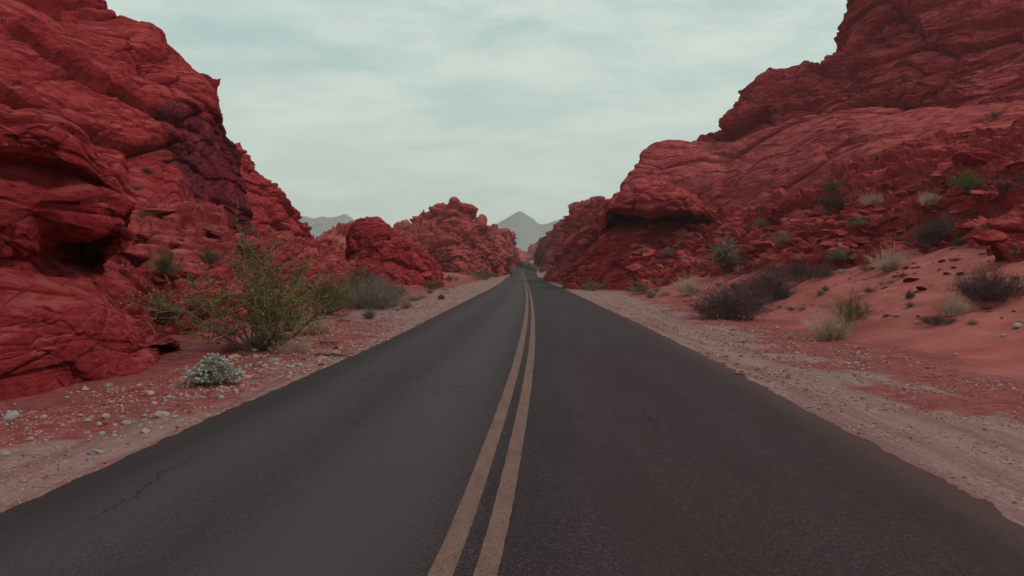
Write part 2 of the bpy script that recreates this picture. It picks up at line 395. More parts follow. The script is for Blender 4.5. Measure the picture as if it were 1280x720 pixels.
# ------------------------------------------------------------------ LEFT: tall cliff
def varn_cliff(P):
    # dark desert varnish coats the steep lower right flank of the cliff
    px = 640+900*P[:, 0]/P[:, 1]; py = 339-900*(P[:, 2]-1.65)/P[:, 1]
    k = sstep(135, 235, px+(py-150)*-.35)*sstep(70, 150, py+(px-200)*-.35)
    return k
cliff = [foot([(-380, 380, 18), (-220, 380, 20), (-50, 370, 24), (60, 350, 27), (130, 330, 29), (190, 320, 31), (240, 320, 34), (285, 325, 38), (322, 340, 42)], -1.5),
 P3([(-380, 250, 18), (-220, 260, 20.5), (-50, 250, 24.5), (60, 250, 27.5), (130, 250, 30), (185, 260, 32.5), (235, 268, 35.5), (280, 278, 39), (319, 300, 42.5)]),
 P3([(-380, 120, 19), (-220, 150, 21.5), (-50, 150, 26), (60, 165, 29), (130, 172, 32), (180, 180, 34), (232, 190, 36.5), (275, 205, 39.5), (309, 245, 43)]),
 P3([(-380, 20, 21), (-220, 60, 23.5), (-50, 60, 28.5), (60, 85, 32), (125, 98, 35), (176, 105, 36.5), (226, 122, 38), (268, 145, 40.5), (296, 195, 43.5)]),
 P3([(-380, -80, 25), (-220, -40, 28), (-50, -30, 33), (60, 12, 36), (120, 35, 39), (168, 50, 39), (213, 68, 40), (253, 98, 41.5), (277, 148, 44)]),
 P3([(-380, -190, 32), (-220, -150, 35), (-50, -110, 40), (60, -50, 42), (112, -8, 43), (153, 13, 43), (194, 26, 43), (230, 62, 43.5), (258, 106, 45)])]
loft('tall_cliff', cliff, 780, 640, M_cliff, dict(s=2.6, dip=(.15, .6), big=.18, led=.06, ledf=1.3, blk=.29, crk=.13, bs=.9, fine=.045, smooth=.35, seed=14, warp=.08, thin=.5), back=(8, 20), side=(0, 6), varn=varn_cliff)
tag(bpy.data.objects['tall_cliff'], 'towering red cliff with dark varnish streaks, tallest rock on the left of the road', 'cliff')
r_ = ridge('rock_shoulder', [(240, 175, 50), (268, 172, 51), (288, 180, 52), (304, 187, 53), (312, 200, 54), (330, 219, 55), (345, 233, 56), (352, 258, 57), (366, 270, 58), (374, 292, 59), (382, 318, 60), (392, 345, 61)],
      M_cliff, dict(s=2.2, dip=(.1, .5), big=.18, led=.12, ledf=1.6, blk=.32, crk=.12, bs=1.1, fine=.06, smooth=.2, seed=23), 360, 420, thick=14, lean=.5)
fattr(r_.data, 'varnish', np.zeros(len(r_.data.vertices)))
tag(r_, 'steep red rock shoulder rising just behind the right flank of the tall left cliff', 'cliff')

# sloping shelf between near rock and cliff
shelf = [foot([(60, 480, 11.6), (110, 470, 12.4), (160, 455, 13.6), (210, 440, 15.2), (260, 430, 17.2), (310, 415, 20.5), (360, 395, 27), (400, 375, 34), (440, 360, 42)], -.35),
 P3([(60, 400, 14.6), (120, 395, 15.3), (165, 392, 16), (210, 384, 17.2), (260, 378, 19.4), (310, 370, 23.5), (360, 362, 30), (400, 358, 37), (440, 354, 44)]),
 P3([(60, 350, 17.6), (130, 345, 18.3), (170, 338, 19), (215, 333, 20.2), (265, 332, 22.8), (315, 332, 27.3), (360, 334, 33), (400, 338, 40), (440, 345, 46)]),
 P3([(60, 300, 21), (130, 295, 22), (170, 290, 23), (215, 290, 24.6), (265, 297, 27), (315, 307, 31), (360, 314, 36.5), (400, 324, 43), (440, 338, 49)]),
 P3([(60, 268, 26), (130, 264, 27), (170, 260, 28), (215, 265, 30), (265, 280, 32.3), (315, 297, 36), (360, 303, 41), (400, 316, 47), (440, 333, 53)])]
tag(loft('rock_shelf', shelf, 700, 520, M_shelf, dict(s=1.5, dip=(-.1, .42), big=.2, led=.2, ledf=1.5, blk=.34, crk=.13, bs=1.1, fine=.05, smooth=.15, seed=31), back=(3, 8)),
    'pinkish sloping shelf of slabs and rubble below the tall left cliff, behind the green bush', 'rock')

# ------------------------------------------------------------------ LEFT: outcrops further on
BLK = dict(dip=(.1, .3), big=.2, led=.1, ledf=1.3, blk=.5, crk=.22, bs=1.2, fine=.06, smooth=.0)
tag(ridge('rubble_outcrop', [(340, 300, 66), (362, 288, 66), (374, 284, 66), (383, 287, 66), (391, 297, 67), (400, 300, 68), (412, 303, 69), (424, 315, 70), (436, 322, 72), (450, 340, 74)],
      M_rub, dict(BLK, s=1.9, seed=41), 260, 240, thick=9, lean=.6), 'low jumble of red blocks between the left cliff and the dark domed boulder', 'rock')
tag(ridge('pale_outcrop', [(395, 302, 105), (410, 294, 105), (425, 289, 105), (440, 286, 106), (455, 290, 107), (480, 300, 108), (500, 318, 110)],
      M_pale, dict(BLK, s=2.4, seed=44), 240, 220, thick=14, lean=.6), 'pale pink rocky rise seen behind the low red blocks, left of the dark domed boulder', 'rock')
tag(ridge('domed_boulder', [(431, 344, 57), (433, 322, 57), (437, 302, 57), (443, 284, 57), (450, 275, 57), (461, 272, 57), (474, 273, 57), (483, 281, 58), (492, 288, 59), (504, 300, 61), (512, 306, 63), (524, 312, 65), (536, 320, 67), (546, 330, 69), (552, 346, 71)],
      M_dark, dict(s=1.7, dip=(.1, .55), big=.1, led=.08, ledf=1.5, blk=.2, crk=.09, bs=1.3, fine=.06, smooth=.35, seed=47, pit=0), 420, 420, thick=10, lean=.4, prof=(0, .35, .72, .93, 1)),
    'dark red domed boulder with a sheer left face, standing alone left of the road', 'boulder')
tag(ridge('blocky_hill', [(498, 320, 128), (505, 298, 130), (509, 284, 131), (518, 273, 133), (527, 265, 134), (536, 265, 135), (541, 259, 136), (548, 254, 137), (556, 258, 138), (562, 252, 139), (568, 250, 140), (574, 258, 141), (585, 263, 143), (592, 274, 146), (599, 285, 152), (610, 293, 160), (620, 303, 172), (630, 318, 186), (637, 330, 200)],
      M_far, dict(BLK, s=3.4, seed=52, blk=.62, crk=.3, bs=.85, led=.05), 520, 460, thick=32, lean=.6), 'tall hill of stacked red blocks left of where the road vanishes', 'hill')
tag(ridge('far_ridge', [(585, 288, 225), (600, 283, 228), (612, 286, 232), (625, 286, 238), (636, 291, 262), (640, 300, 275), (643, 312, 290), (644, 326, 320)],
      M_far, dict(BLK, s=4.5, seed=57), 300, 260, thick=50, lean=.5, base=-3), 'faded red ridge behind the blocky hill, touching the left side of the distant road', 'hill')
tag(ridge('low_ridge', [(560, 300, 640), (600, 300, 640), (625, 306, 640), (642, 309, 640), (651, 314, 640), (657, 316, 640), (663, 312, 640), (672, 306, 640), (690, 298, 640), (730, 300, 640), (770, 305, 640)],
      M_far, dict(BLK, s=7, seed=58), 260, 120, thick=60, lean=.5, base=-8), 'faint low red ridge closing the gap beyond the far end of the road', 'hill')
tag(ridge('pink_knoll', [(484, 305, 210), (492, 292, 210), (500, 286, 210), (509, 285, 210), (520, 290, 210), (530, 310, 210)],
      M_pale, dict(BLK, s=3.6, seed=59), 160, 140, thick=25, lean=.5, base=-3), 'small hazy pink knoll peeping out between the domed boulder and the blocky hill', 'hill')

# ------------------------------------------------------------------ RIGHT: massif
mas = empty('rock_massif', (30, 45, 5))
tag(mas, 'huge tiered red sandstone massif filling the upper right above the sandy slope', 'cliff')
rub0 = [(700+60, 345, 66), (860, 345, 52), (930, 336, 44), (1010, 335, 37), (1090, 324, 31), (1170, 303, 29.5), (1280, 312, 21.5), (1400, 312, 18.5), (1560, 320, 16)]
rub = [foot(rub0, -.5),
 P3([(790, 325, 72), (865, 325, 60), (930, 314, 50), (1010, 303, 42), (1090, 302, 36), (1170, 287, 33), (1280, 272, 28.5), (1400, 268, 25), (1560, 270, 21)]),
 P3([(810, 300, 80), (870, 297, 68), (940, 287, 58), (1010, 269, 50), (1090, 256, 44), (1170, 246, 39), (1280, 233, 34), (1400, 225, 30), (1560, 220, 25)]),
 P3([(830, 276, 88), (885, 271, 78), (950, 258, 68), (1020, 235, 60), (1100, 196, 54), (1170, 168, 51), (1280, 158, 45), (1400, 150, 40), (1560, 140, 34)])]
loft('rubble_slope', rub, 950, 460, M_rub, dict(s=1.5, dip=(.25, -.5), big=.22, led=.14, ledf=1.1, blk=.62, crk=.2, bs=.62, fine=.06, smooth=.0, seed=61), back=(5, 14), parent=mas)
slab = [P3([(768, 310, 92), (850, 285, 88), (905, 277, 80), (955, 267, 72), (1020, 245, 63), (1100, 222, 54.5), (1170, 212, 48), (1280, 205, 42), (1400, 195, 37), (1560, 180, 31)]),
 P3([(772, 262, 93), (845, 250, 90), (905, 240, 83), (960, 224, 76), (1030, 203, 67), (1105, 184, 59), (1180, 172, 52), (1285, 168, 45), (1400, 160, 40), (1560, 145, 34)]),
 P3([(782, 228, 96), (835, 210, 95), (900, 204, 90), (960, 188, 83), (1035, 168, 74), (1110, 153, 66), (1190, 146, 59), (1290, 144, 51), (1400, 138, 46), (1560, 125, 40)]),
 P3([(805, 190, 102), (840, 177, 104), (895, 178, 100), (955, 163, 92), (1030, 146, 83), (1110, 135, 75), (1190, 134, 67), (1290, 132, 58), (1400, 127, 53), (1560, 115, 46)])]
loft('smooth_slab', slab, 820, 380, M_slab, dict(s=3., dip=(.05, -.22), big=.16, led=.05, ledf=1.2, blk=.22, crk=.11, bs=.6, fine=.035, smooth=.55, warp=.06, seed=71), back=(8, 16), side=(8, 0), parent=mas)
upr = [P3([(835, 205, 104), (893, 196, 101), (943, 182, 95), (1000, 168, 90), (1050, 158, 84), (1100, 150, 79), (1180, 147, 70), (1290, 144, 61), (1420, 138, 55), (1560, 130, 48)]),
 P3([(848, 190, 106), (903, 170, 103), (938, 145, 98), (995, 136, 93), (1048, 124, 88), (1100, 112, 83), (1180, 102, 75), (1290, 97, 66), (1420, 90, 60), (1560, 75, 53)]),
 P3([(868, 183, 108), (914, 155, 106), (937, 120, 102), (990, 108, 97), (1046, 90, 92), (1090, 68, 88), (1160, 45, 82), (1290, 35, 73), (1420, 20, 67), (1560, 0, 60)]),
 P3([(893, 176, 112), (922, 140, 111), (941, 102, 109), (985, 87, 105), (1045, 64, 100), (1064, 18, 97), (1082, -22, 95), (1290, -60, 91), (1420, -80, 86), (1560, -100, 80)])]
loft('upper_tier', upr, 820, 520, M_up, dict(s=3.4, dip=(.1, -.2), big=.22, led=.12, ledf=1.1, blk=.42, crk=.17, bs=.7, warp=.08, fine=.06, smooth=.15, seed=79), back=(12, 28), side=(10, 0), parent=mas)

cap = empty('capped_rock', (10, 66, 0))
tag(cap, 'dark red rock with a jutting flat cap and shadowed undercut below the massif', 'rock')
capn = [foot([(700, 350, 70), (735, 350, 66), (765, 350, 64), (790, 350, 63), (820, 348, 62), (850, 345, 60), (890, 340, 58), (935, 338, 55)], -.4),
 P3([(712, 335, 71), (742, 322, 68), (767, 320, 66), (792, 320, 65), (820, 320, 65), (850, 318, 64), (890, 316, 62), (935, 314, 58)]),
 P3([(735, 318, 72), (755, 296, 69.5), (776, 293, 68.5), (796, 292, 68.5), (820, 292, 68.5), (848, 292, 69), (882, 294, 69), (920, 292, 68)]),
 P3([(752, 300, 74), (770, 272, 72), (782, 270, 71.5), (798, 268, 71.2), (822, 268, 71.2), (846, 270, 71.6), (866, 275, 72.5), (892, 282, 75)]),
 P3([(752, 296, 74), (758, 263, 67.2), (773, 262, 66), (794, 263, 65.4), (820, 264, 65.4), (847, 264, 66), (872, 266, 67.4), (890, 276, 74)]),
 P3([(754, 292, 74.5), (760, 252, 67.3), (774, 247, 66.2), (792, 243, 65.6), (820, 243, 65.6), (846, 248, 66.2), (872, 255, 67.6), (888, 272, 75)]),
 P3([(760, 285, 76), (771, 245, 73), (782, 237, 73), (796, 230, 73), (814, 227, 73), (836, 232, 73), (855, 242, 73.5), (878, 266, 77)])]
CD = dict(s=1.7, dip=(.05, .12), big=.1, led=.08, ledf=1.8, blk=.2, crk=.09, bs=.9, fine=.05, smooth=.2, seed=83, pit=0)
loft('undercut_block', capn[:4]+[[(x, y+3, z+1.2) for x, y, z in capn[3]]], 480, 380, M_dark, CD, back=(3, 10), parent=cap, crisp=.7)
lip = [[(x, y+4.5, z-.3) for x, y, z in capn[4]]]+[[(x, y-1.2, z) for x, y, z in r_] for r_ in capn[4:6]]+[capn[6]]
loft('flat_cap', lip, 480, 260, M_cap, dict(CD, seed=85, led=.16, blk=.26, crk=.13), back=(4, 9), parent=cap, crisp=.85)
tag(ridge('boulder_hill', [(688, 342, 118), (692, 328, 112), (699, 310, 107), (706, 290, 103), (711, 271, 102), (717, 261, 101), (727, 257, 100), (737, 256, 100), (744, 251, 100), (752, 252, 100), (760, 257, 100), (770, 268, 100), (790, 270, 100), (815, 300, 100)],
      M_far, dict(BLK, s=2.6, seed=91, blk=.5), 420, 380, thick=18, lean=.55), 'rounded hill of red boulders right of the road with a small balanced rock on top', 'hill')
tag(ridge('distant_spur', [(673, 324, 330), (675, 312, 300), (678, 304, 275), (681, 298, 248), (686, 293, 225), (694, 286, 215), (698, 277, 212), (703, 275, 210), (708, 284, 208), (718, 288, 205), (735, 292, 200)],
      M_far, dict(BLK, s=3.8, seed=95), 300, 300, thick=40, lean=.5, base=-3), 'faded red spur right of the distant road, behind the boulder hill', 'hill')

# far grey mountains
M_mtn = plain_mat('grey_mountain', (.17, .145, .14), (.24, .205, .195), .004, .95, .05)
MT = dict(s=24, dip=(0, .2), big=.12, led=0., ledf=1., blk=.12, crk=.05, bs=.5, fine=.3, smooth=0, pit=0)
def mountain(label, outl, d, seed):
    rows = []
    for t in (0, .35, .7, 1):
        rows.append([(lambda x, y, z: (x, y, -20+(z+20)*t))(*at(px, py, d+500*t)) for px, py in outl])
    o = loft('mountain', rows, 360, 260, M_mtn, dict(MT, seed=seed), back=(250, 700)); tag(o, label, 'mountain')
mountain('pale grey hazy mountain on the horizon left of the domed boulder', [(300, 330), (335, 296), (362, 277), (376, 272), (392, 274), (402, 272), (416, 272), (431, 268), (440, 273), (452, 284), (475, 292), (500, 305), (530, 325)], 1900, 103)
mountain('pale grey pointed mountain in the haze beyond the end of the road', [(560, 325), (590, 300), (612, 285), (628, 277), (640, 270), (650, 266), (660, 271), (674, 281), (690, 279), (706, 276), (725, 278), (760, 292), (800, 315)], 2200, 107)

# ------------------------------------------------------------------ ground
ny, nx = 950, 700
ys = np.concatenate([np.linspace(-14, 2.5, 60), 2.5*np.exp(np.linspace(0, math.log(3450/2.5), ny-60)**1.0)[0:]])
u = np.linspace(-1, 1, nx); k_ = 7.8
xs = np.sinh(u*k_)/np.sinh(k_)*2350
X, Y = np.meshgrid(xs, ys)
X = X+roadx(Y)
Z = ground_z(X, Y)
me = mesh_np('ground', np.stack([X, Y, Z], 2).reshape(-1, 3), gridq(len(ys), nx))
s = (X-roadx(Y)); r = s-HW; l = -s-HW
PP = np.stack([X.ravel(), Y.ravel(), 0*X.ravel()], 1)
nn = par(fbm, PP*F(.6), 4, 77).reshape(X.shape)
grav = np.where(s > 0, 1-sstep(1.0, 2.6, r+nn*1.2-.05*np.clip(Y-12, 0, 50)), (1-sstep(.25, 1.3, l+nn*.9))*.72+sstep(20, 30, Y)*(1-sstep(3.2, 4.6, l+nn)))
sand = np.where(s > 0, sstep(3.8, 5.2, r+nn), sstep(5, 8, l))
fattr(me, 'gravel', np.clip(grav, 0, 1).ravel()); fattr(me, 'sand', sand.ravel())
t = NT('desert_ground'); v = t.obj()
fineN = t.noise(v, 45, 3, .7); midN = t.noise(v, 5, 6, .65); lowN = t.noise(v, .8, 5, .6)
vor = t.n('ShaderNodeTexVoronoi', _0=v, Scale=26.); vor2 = t.n('ShaderNodeTexVoronoi', _0=v, Scale=70.)
red = t.mix(t.ramp(midN, .35, .65), (.19, .034, .034), (.27, .078, .070))
sandc = t.mix(t.ramp(lowN, .35, .65), (.30, .066, .058), (.36, .105, .092))
stone = t.mix(vor2.outputs['Color'], (.17, .105, .10), (.30, .225, .21))
stone2 = t.mix(t.ramp(t.n('ShaderNodeSeparateColor', _0=vor.outputs['Color']).outputs[0], .2, .8), (.20, .075, .07), (.33, .24, .22))
g_ = t.attr('gravel')
col = t.mix(t.attr('sand'), red, sandc)
gk = t.ramp(t.math('ADD', t.math('MULTIPLY', midN, .9), g_), .75, 1.25)
gcol = t.mix(t.ramp(fineN, .35, .6), t.mix(.5, stone, stone2), (.27, .165, .152))
col = t.mix(t.math('MULTIPLY', gk, .85), col, gcol)
vs_ = t.n('ShaderNodeSeparateColor', _0=vor.outputs['Color'])
peb = t.math('MULTIPLY', t.math('LESS_THAN', vor.outputs['Distance'], t.math('MULTIPLY', vs_.outputs[1], .42)), t.ramp(t.noise(v, 3.1, 3, .6), .40, .6))
peb = t.math('MULTIPLY', peb, t.math('SUBTRACT', 1.0, t.math('MULTIPLY', t.attr('sand'), .92)))
rut = t.noise(v, 1.6, 6, .65, .3, (2.2, .12, 1)); col = t.mix(t.math('MULTIPLY', t.math('MULTIPLY', t.ramp(rut, .42, .62), .5), t.math('SUBTRACT', 1.0, t.math('MULTIPLY', t.attr('sand'), .7))), col, (.15, .045, .045))
col = t.mix(t.math('MULTIPLY', peb, .6), col, stone2)
b1 = t.bump(t.noise(v, 22, 3, .7), .02, .6)
b2 = t.bump(fineN, .012, .6, b1); b3 = t.bump(midN, .05, .6, b2)
M_ground = t.surf(col, .95, .08, b3)
tag(link('ground', me, M_ground), kind='structure')

# ------------------------------------------------------------------ road
def ribbon(name, ys, xl, xr, dz, mat, skirt=0, cols=2):
    xl = np.asarray(xl); xr = np.asarray(xr)
    crown = lambda x, y: -.0025*(x-roadx(y))**2*1.0
    Xr = np.stack([xl+(xr-xl)*k/(cols-1) for k in range(cols)], 1); Yr = np.repeat(ys[:, None], cols, 1)
    Zr = roadz(Yr)+dz+crown(Xr, Yr)
    if skirt:
        Xr = np.concatenate([Xr[:, :1]-.03, Xr, Xr[:, -1:]+.03], 1); Yr = np.concatenate([Yr[:, :1], Yr, Yr[:, -1:]], 1)
        Zr = np.concatenate([Zr[:, :1]-skirt, Zr, Zr[:, -1:]-skirt], 1)
    G = np.stack([Xr, Yr, Zr], 2)
    me = mesh_np(name, G.reshape(-1, 3), gridq(len(ys), Xr.shape[1]))
    return tag(link(name, me, mat), kind='structure')
yr = np.concatenate([np.linspace(-14, 3, 120), 3*np.exp(np.linspace(0, math.log(640/3), 2600))[1:]])
def edge_n(seed):
    P = np.stack([yr*1.0, yr*0+seed, yr*0], 1)
    return (fbm(P*F(.35), 3, seed)*.05+fbm(P*F(3.), 4, seed+3)*.05+np.minimum(0, perlin(P*F(1.6), seed+9)+.3)*.14)*np.clip((160-yr)/80, .3, 1)
XL = roadx(yr)-HW-.02-edge_n(5)*.7; XR = roadx(yr)+HW-.02+edge_n(8)
t = NT('asphalt'); v = t.obj(); sp = t.n('ShaderNodeSeparateXYZ', _0=v)
lane = t.attr('lane')
agg = t.noise(v, 75, 4, .8); agg2 = t.noise(v, 22, 5, .75); blot = t.noise(v, .9, 7, .68, .3, (1.3, .16, 1)); fine = t.noise(v, 260, 2, .6)
col = t.mix(t.ramp(agg, .36, .66), (.016, .0088, .0105), (.062, .036, .041))
chip = t.n('ShaderNodeTexVoronoi', _0=v, Scale=85.); chs = t.n('ShaderNodeSeparateColor', _0=chip.outputs['Color']).outputs[0]
col = t.mix(t.math('MULTIPLY', t.math('GREATER_THAN', chs, .84), .4), col, (.125, .088, .09)); col = t.mix(t.math('MULTIPLY', t.math('LESS_THAN', chs, .22), .6), col, (.012, .008, .009))
col = t.mix(t.ramp(blot, .40, .62, 0, .65), col, (.026, .0145, .0165), 'MIX')
tr = t.ramp(t.math('ABSOLUTE', t.math('SUBTRACT', t.math('ABSOLUTE', t.math('ADD', lane, 1.75)), .85)), .05, .75, 1, 0)  # wheel tracks, left lane
tr2 = t.ramp(t.math('ABSOLUTE', t.math('SUBTRACT', t.math('ABSOLUTE', t.math('SUBTRACT', lane, 1.75)), .85)), .05, .75, 1, 0)
trk = t.math('ADD', t.math('MULTIPLY', tr, .9), t.math('MULTIPLY', tr2, .25))
leftl = t.ramp(lane, -.5, .15, .34, 0)
col = t.mix(t.math('MULTIPLY', t.math('ADD', t.math('MULTIPLY', trk, .3), leftl), t.ramp(agg2, .25, .6, .5, 1)), col, (.074, .052, .058))
col = t.mix(t.ramp(t.math('ABSOLUTE', t.math('ADD', lane, .95)), .3, .8, 0.22, 0.), col, (.088, .064, .071))
col = t.mix(t.ramp(t.math('ADD', lane, t.math('MULTIPLY', blot, 1.)), .9, 1.5, 0, .3), col, (.052, .025, .026))
col = t.mix(t.ramp(t.math('ABSOLUTE', lane), 3.1, 3.55, 0, .28), col, (.15, .07, .062))   # dust near the edges
cell = t.n('ShaderNodeTexVoronoi', {'feature': 'DISTANCE_TO_EDGE'}, _0=t.n('ShaderNodeMapping', _0=t.n('ShaderNodeMix', {'data_type': 'VECTOR'}, _0=.16, _4=v, _5=t.n('ShaderNodeTexNoise', Vector=v, Scale=3.).outputs['Color']).outputs[1]).outputs[0], Scale=.55)
ck = t.math('MULTIPLY', t.math('LESS_THAN', cell.outputs[0], .006), t.ramp(t.noise(v, .35, 3, .6), .52, .58))
col = t.mix(t.math('MULTIPLY', ck, .6), col, (.018, .012, .014))
M_road = t.surf(col, t.ramp(agg2, .3, .7, .75, .95), .12, t.bump(agg, .004, .7, t.bump(agg2, .006, .4)))
road = ribbon('road', yr, XL, XR, 0, M_road, skirt=.12, cols=9)
co = np.empty(len(road.data.vertices)*3, F); road.data.vertices.foreach_get('co', co); co = co.reshape(-1, 3)
fattr(road.data, 'lane', co[:, 0]-linex(co[:, 1]))
t = NT('yellow_paint'); v = t.obj()
w1 = t.noise(v, 60, 4, .75); w2 = t.noise(v, 6, 4, .6, 0, (1, .4, 1))
col = t.mix(t.ramp(w2, .35, .7), (.20, .096, .074), (.145, .070, .057))
col = t.mix(t.ramp(w1, .46, .64, 0, .85), col, (.055, .035, .036))
M_yel = t.surf(col, .8, .2, t.bump(w1, .003, .5))
def ragged(seed, a=.004):
    P = np.stack([yr*6, yr*0+seed, yr*0], 1); return fbm(P, 3, seed)*a
c = linex(yr)
ribbon('centre_line', yr, c-.190+ragged(1), c-.055+ragged(2), .004, M_yel)
ribbon('centre_line', yr, c+.055+ragged(3), c+.185+ragged(4), .004, M_yel)
M_crack = plain_mat('crack_filler', (.012, .008, .009), (.020, .013, .015), 30)
def crack(pts, w, seed, n=60):
    """irregular thin crack on the asphalt through photo ground pixels"""
    W = np.array([gpt(*p)[:2] for p in pts]); m = len(W)
    t_ = np.linspace(0, m-1, n*(m-1)); i = np.minimum(t_.astype(int), m-2); f = (t_-i)[:, None]
    L = W[i]*(1-f)+W[i+1]*f
    rr = np.random.default_rng(seed)
    j = np.cumsum(rr.normal(size=L.shape)*.012, 0); j -= np.linspace(0, 1, len(L))[:, None]*j[-1]
    L = L+j; dL = np.gradient(L, axis=0); nrm = np.stack([-dL[:, 1], dL[:, 0]], 1); nrm /= np.maximum(np.linalg.norm(nrm, axis=1)[:, None], 1e-6)
    ww = w*(.35+.65*rr.random(len(L)))*np.sin(np.linspace(.15, math.pi-.15, len(L)))
    a = L-nrm*ww[:, None]/2; b = L+nrm*ww[:, None]/2
    G = np.stack([a, b], 1); Zc = roadz(G[..., 1])+.002-.0025*(G[..., 0]-roadx(G[..., 1]))**2
    me = mesh_np('road_crack', np.concatenate([G, Zc[..., None]], 2).reshape(-1, 3), gridq(len(L), 2))
    tag(link('road_crack', me, M_crack), kind='structure')
for k, (p, w) in enumerate([([(60, 675), (120, 645), (180, 612), (230, 582), (258, 560)], .008), ([(258, 560), (330, 520), (400, 484)], .006),
        ([(712, 470), (750, 471), (800, 467), (836, 470)], .022), ([(802, 515), (812, 530), (818, 545)], .013), ([(528, 412), (580, 414), (655, 412)], .09), ([(655, 412), (700, 414), (760, 410)], .05),
        ([(700, 430), (712, 452), (722, 480)], .014), ([(640, 414), (648, 409), (690, 407)], .04), ([(700, 480), (712, 540), (722, 590)], .006), ([(1010, 640), (1100, 655), (1230, 662)], .004), ([(800, 470), (850, 468), (905, 472)], .015)]):
    crack(p, w, k)

# ------------------------------------------------------------------ stones
M_stone = [plain_mat('pale_stone', (.24, .165, .15), (.40, .31, .285), 30, .9, .1, .004), plain_mat('red_stone', (.24, .05, .05), (.37, .11, .09), 12, .9, .1, .01),
           plain_mat('grey_stone', (.20, .17, .165), (.34, .30, .29), 25, .9, .1, .004), plain_mat('pink_stone', (.38, .19, .16), (.48, .27, .23), 20, .9, .1, .004)]
import bmesh
def ico(sub):
    bm = bmesh.new(); bmesh.ops.create_icosphere(bm, subdivisions=sub, radius=1)
    V = np.array([v.co[:] for v in bm.verts]); T = np.array([[v.index for v in f.verts] for f in bm.faces]); bm.free(); return V, T
ICO = {k: ico(k) for k in (1, 3, 5)}
def stone_mesh(name, seed, sub=3, mat=None, flat=.7, cuts=9, rough=.1):
    V, T = ICO[sub]; rr = np.random.default_rng(seed); V = V.copy()
    for k in range(cuts):                                  # chip the ball with random planes
        n = rr.normal(size=3); n /= np.linalg.norm(n); h = rr.uniform(.55, .85); d = V @ n
        V = V-np.outer(np.maximum(d-h, 0)*.93, n)
    V *= [1, rr.uniform(.65, .95), flat*rr.uniform(.7, 1.1)]
    V += (V/np.maximum(np.linalg.norm(V, axis=1), .1)[:, None])*(fbm(V*F(1.6), 4, seed)*rough)[:, None]
    if sub == 5: V = V+ (V/np.linalg.norm(V, axis=1)[:, None])*rock_disp(V, s=.5, dip=(.1, .3), big=.05, led=.08, ledf=1.3, blk=.10, crk=.06, bs=.8, fine=.05, smooth=.3, seed=seed, pit=0)[:, None]
    me = mesh_np(name, V, T, smooth=(sub != 3))
    if mat: me.materials.append(mat)
    return me
SM = {(m, k): stone_mesh('stone', 100+m*10+k, 3, M_stone[m]) for m in range(4) for k in range(4)}
rs = random.Random(5)
def put_stone(name, x, y, size, m, label, cat, group=None, sink=.3, flat=1.):
    o = bpy.data.objects.new(name, SM[(m, rs.randrange(4))]); C.objects.link(o)
    o.scale = (size, size*rs.uniform(.75, 1), size*flat); o.rotation_euler = (rs.uniform(-.25, .25), rs.uniform(-.25, .25), rs.uniform(0, 6.28))
    o.location = (x, y, gz(x, y)+size*flat*(.5-sink)); tag(o, label, cat, group); return o
# individually recognisable stones
for (px, py, wpx, m, lab) in [(15, 522, 26, 2, 'largest grey stone at the left edge, by the foot of the overhanging rock'),
        (38, 549, 12, 0, 'small square white stone on the red dirt, near the left edge of the photo'),
        (203, 521, 22, 0, 'flat pale stone lying beside the left edge of the asphalt'),
        (118, 567, 24, 2, 'flat grey slab of broken asphalt at the left road edge, nearest the camera'),
        (157, 465, 14, 0, 'pale flat stone at the foot of the overhanging rock, left of the silvery bush'),
        (222, 535, 9, 1, 'small dark lump resting on the left asphalt edge'),
        (587, 466, 1, 1, None), (1273, 408, 14, 0, 'pale white stone at the far right edge on the red sand'),
        (1255, 420, 10, 2, 'small grey stone left of the white stone at the right edge'),
        (1250, 482, 9, 0, 'lone white pebble on the rutted red dirt near the right edge'),
        (907, 446, 9, 1, 'dark clod on the gravel beside the right asphalt edge'),
        (742, 358, 12, 1, 'red stone nearest the asphalt on the far right shoulder'), (692, 350, 9, 1, 'small red block on the distant right shoulder beside the road')]:
    if not lab: continue
    x, y, z = gpt(px, py); put_stone('stone', x, y, wpx/900*y/2, m, lab, 'stone', flat=.7)
def scatter(n, fn, name, label, cat, group, ms):
    for i in range(n):
        for _ in range(5):
            px, py, wpx = fn(i); x, y, z = gpt(px, py)
            if perlin(np.array([[x*.9, y*.9, 4.]]), 6)[0] > rs.uniform(-.15, .45): break
        wpx *= rs.choice((.6, .75, .9, 1.25))
        if abs(x-float(roadx(np.array(y)))) < HW+.12: continue
        put_stone(name, x, y, wpx/900*y/2, rs.choice(ms), label, cat, group)
def leftdirt(i):
    t_ = rs.random()**.8; px = rs.uniform(0, 430); top = 500-px*.16 if px < 200 else 468-(px-200)*.24; bot = 632-px*.415
    return px, top+(bot-8-top)*rs.random(), rs.choice((3, 4, 5, 6, 8, 10))
scatter(280, leftdirt, 'pebble', 'small loose pebble on the red dirt verge left of the road', 'pebble', 'loose pebbles on the left verge', (0, 0, 1, 2, 3, 3))
def rightdirt(i):
    px = rs.uniform(860, 1279); bot = 640-(1280-px)*.47; top = 395+(px-860)*.12
    return px, top+(bot-6-top)*rs.random(), rs.choice((3, 3, 4, 5, 6))
scatter(110, rightdirt, 'pebble', 'small loose pebble on the gravel and sand right of the road', 'pebble', 'loose pebbles on the right verge', (0, 1, 1, 2, 3))
M_frag = plain_mat('broken_asphalt', (.018, .012, .014), (.05, .035, .038), 20, .9, .1, .01)
FR = [stone_mesh('asphalt_fragment', 400+k, 3, M_frag, flat=.5) for k in range(3)]
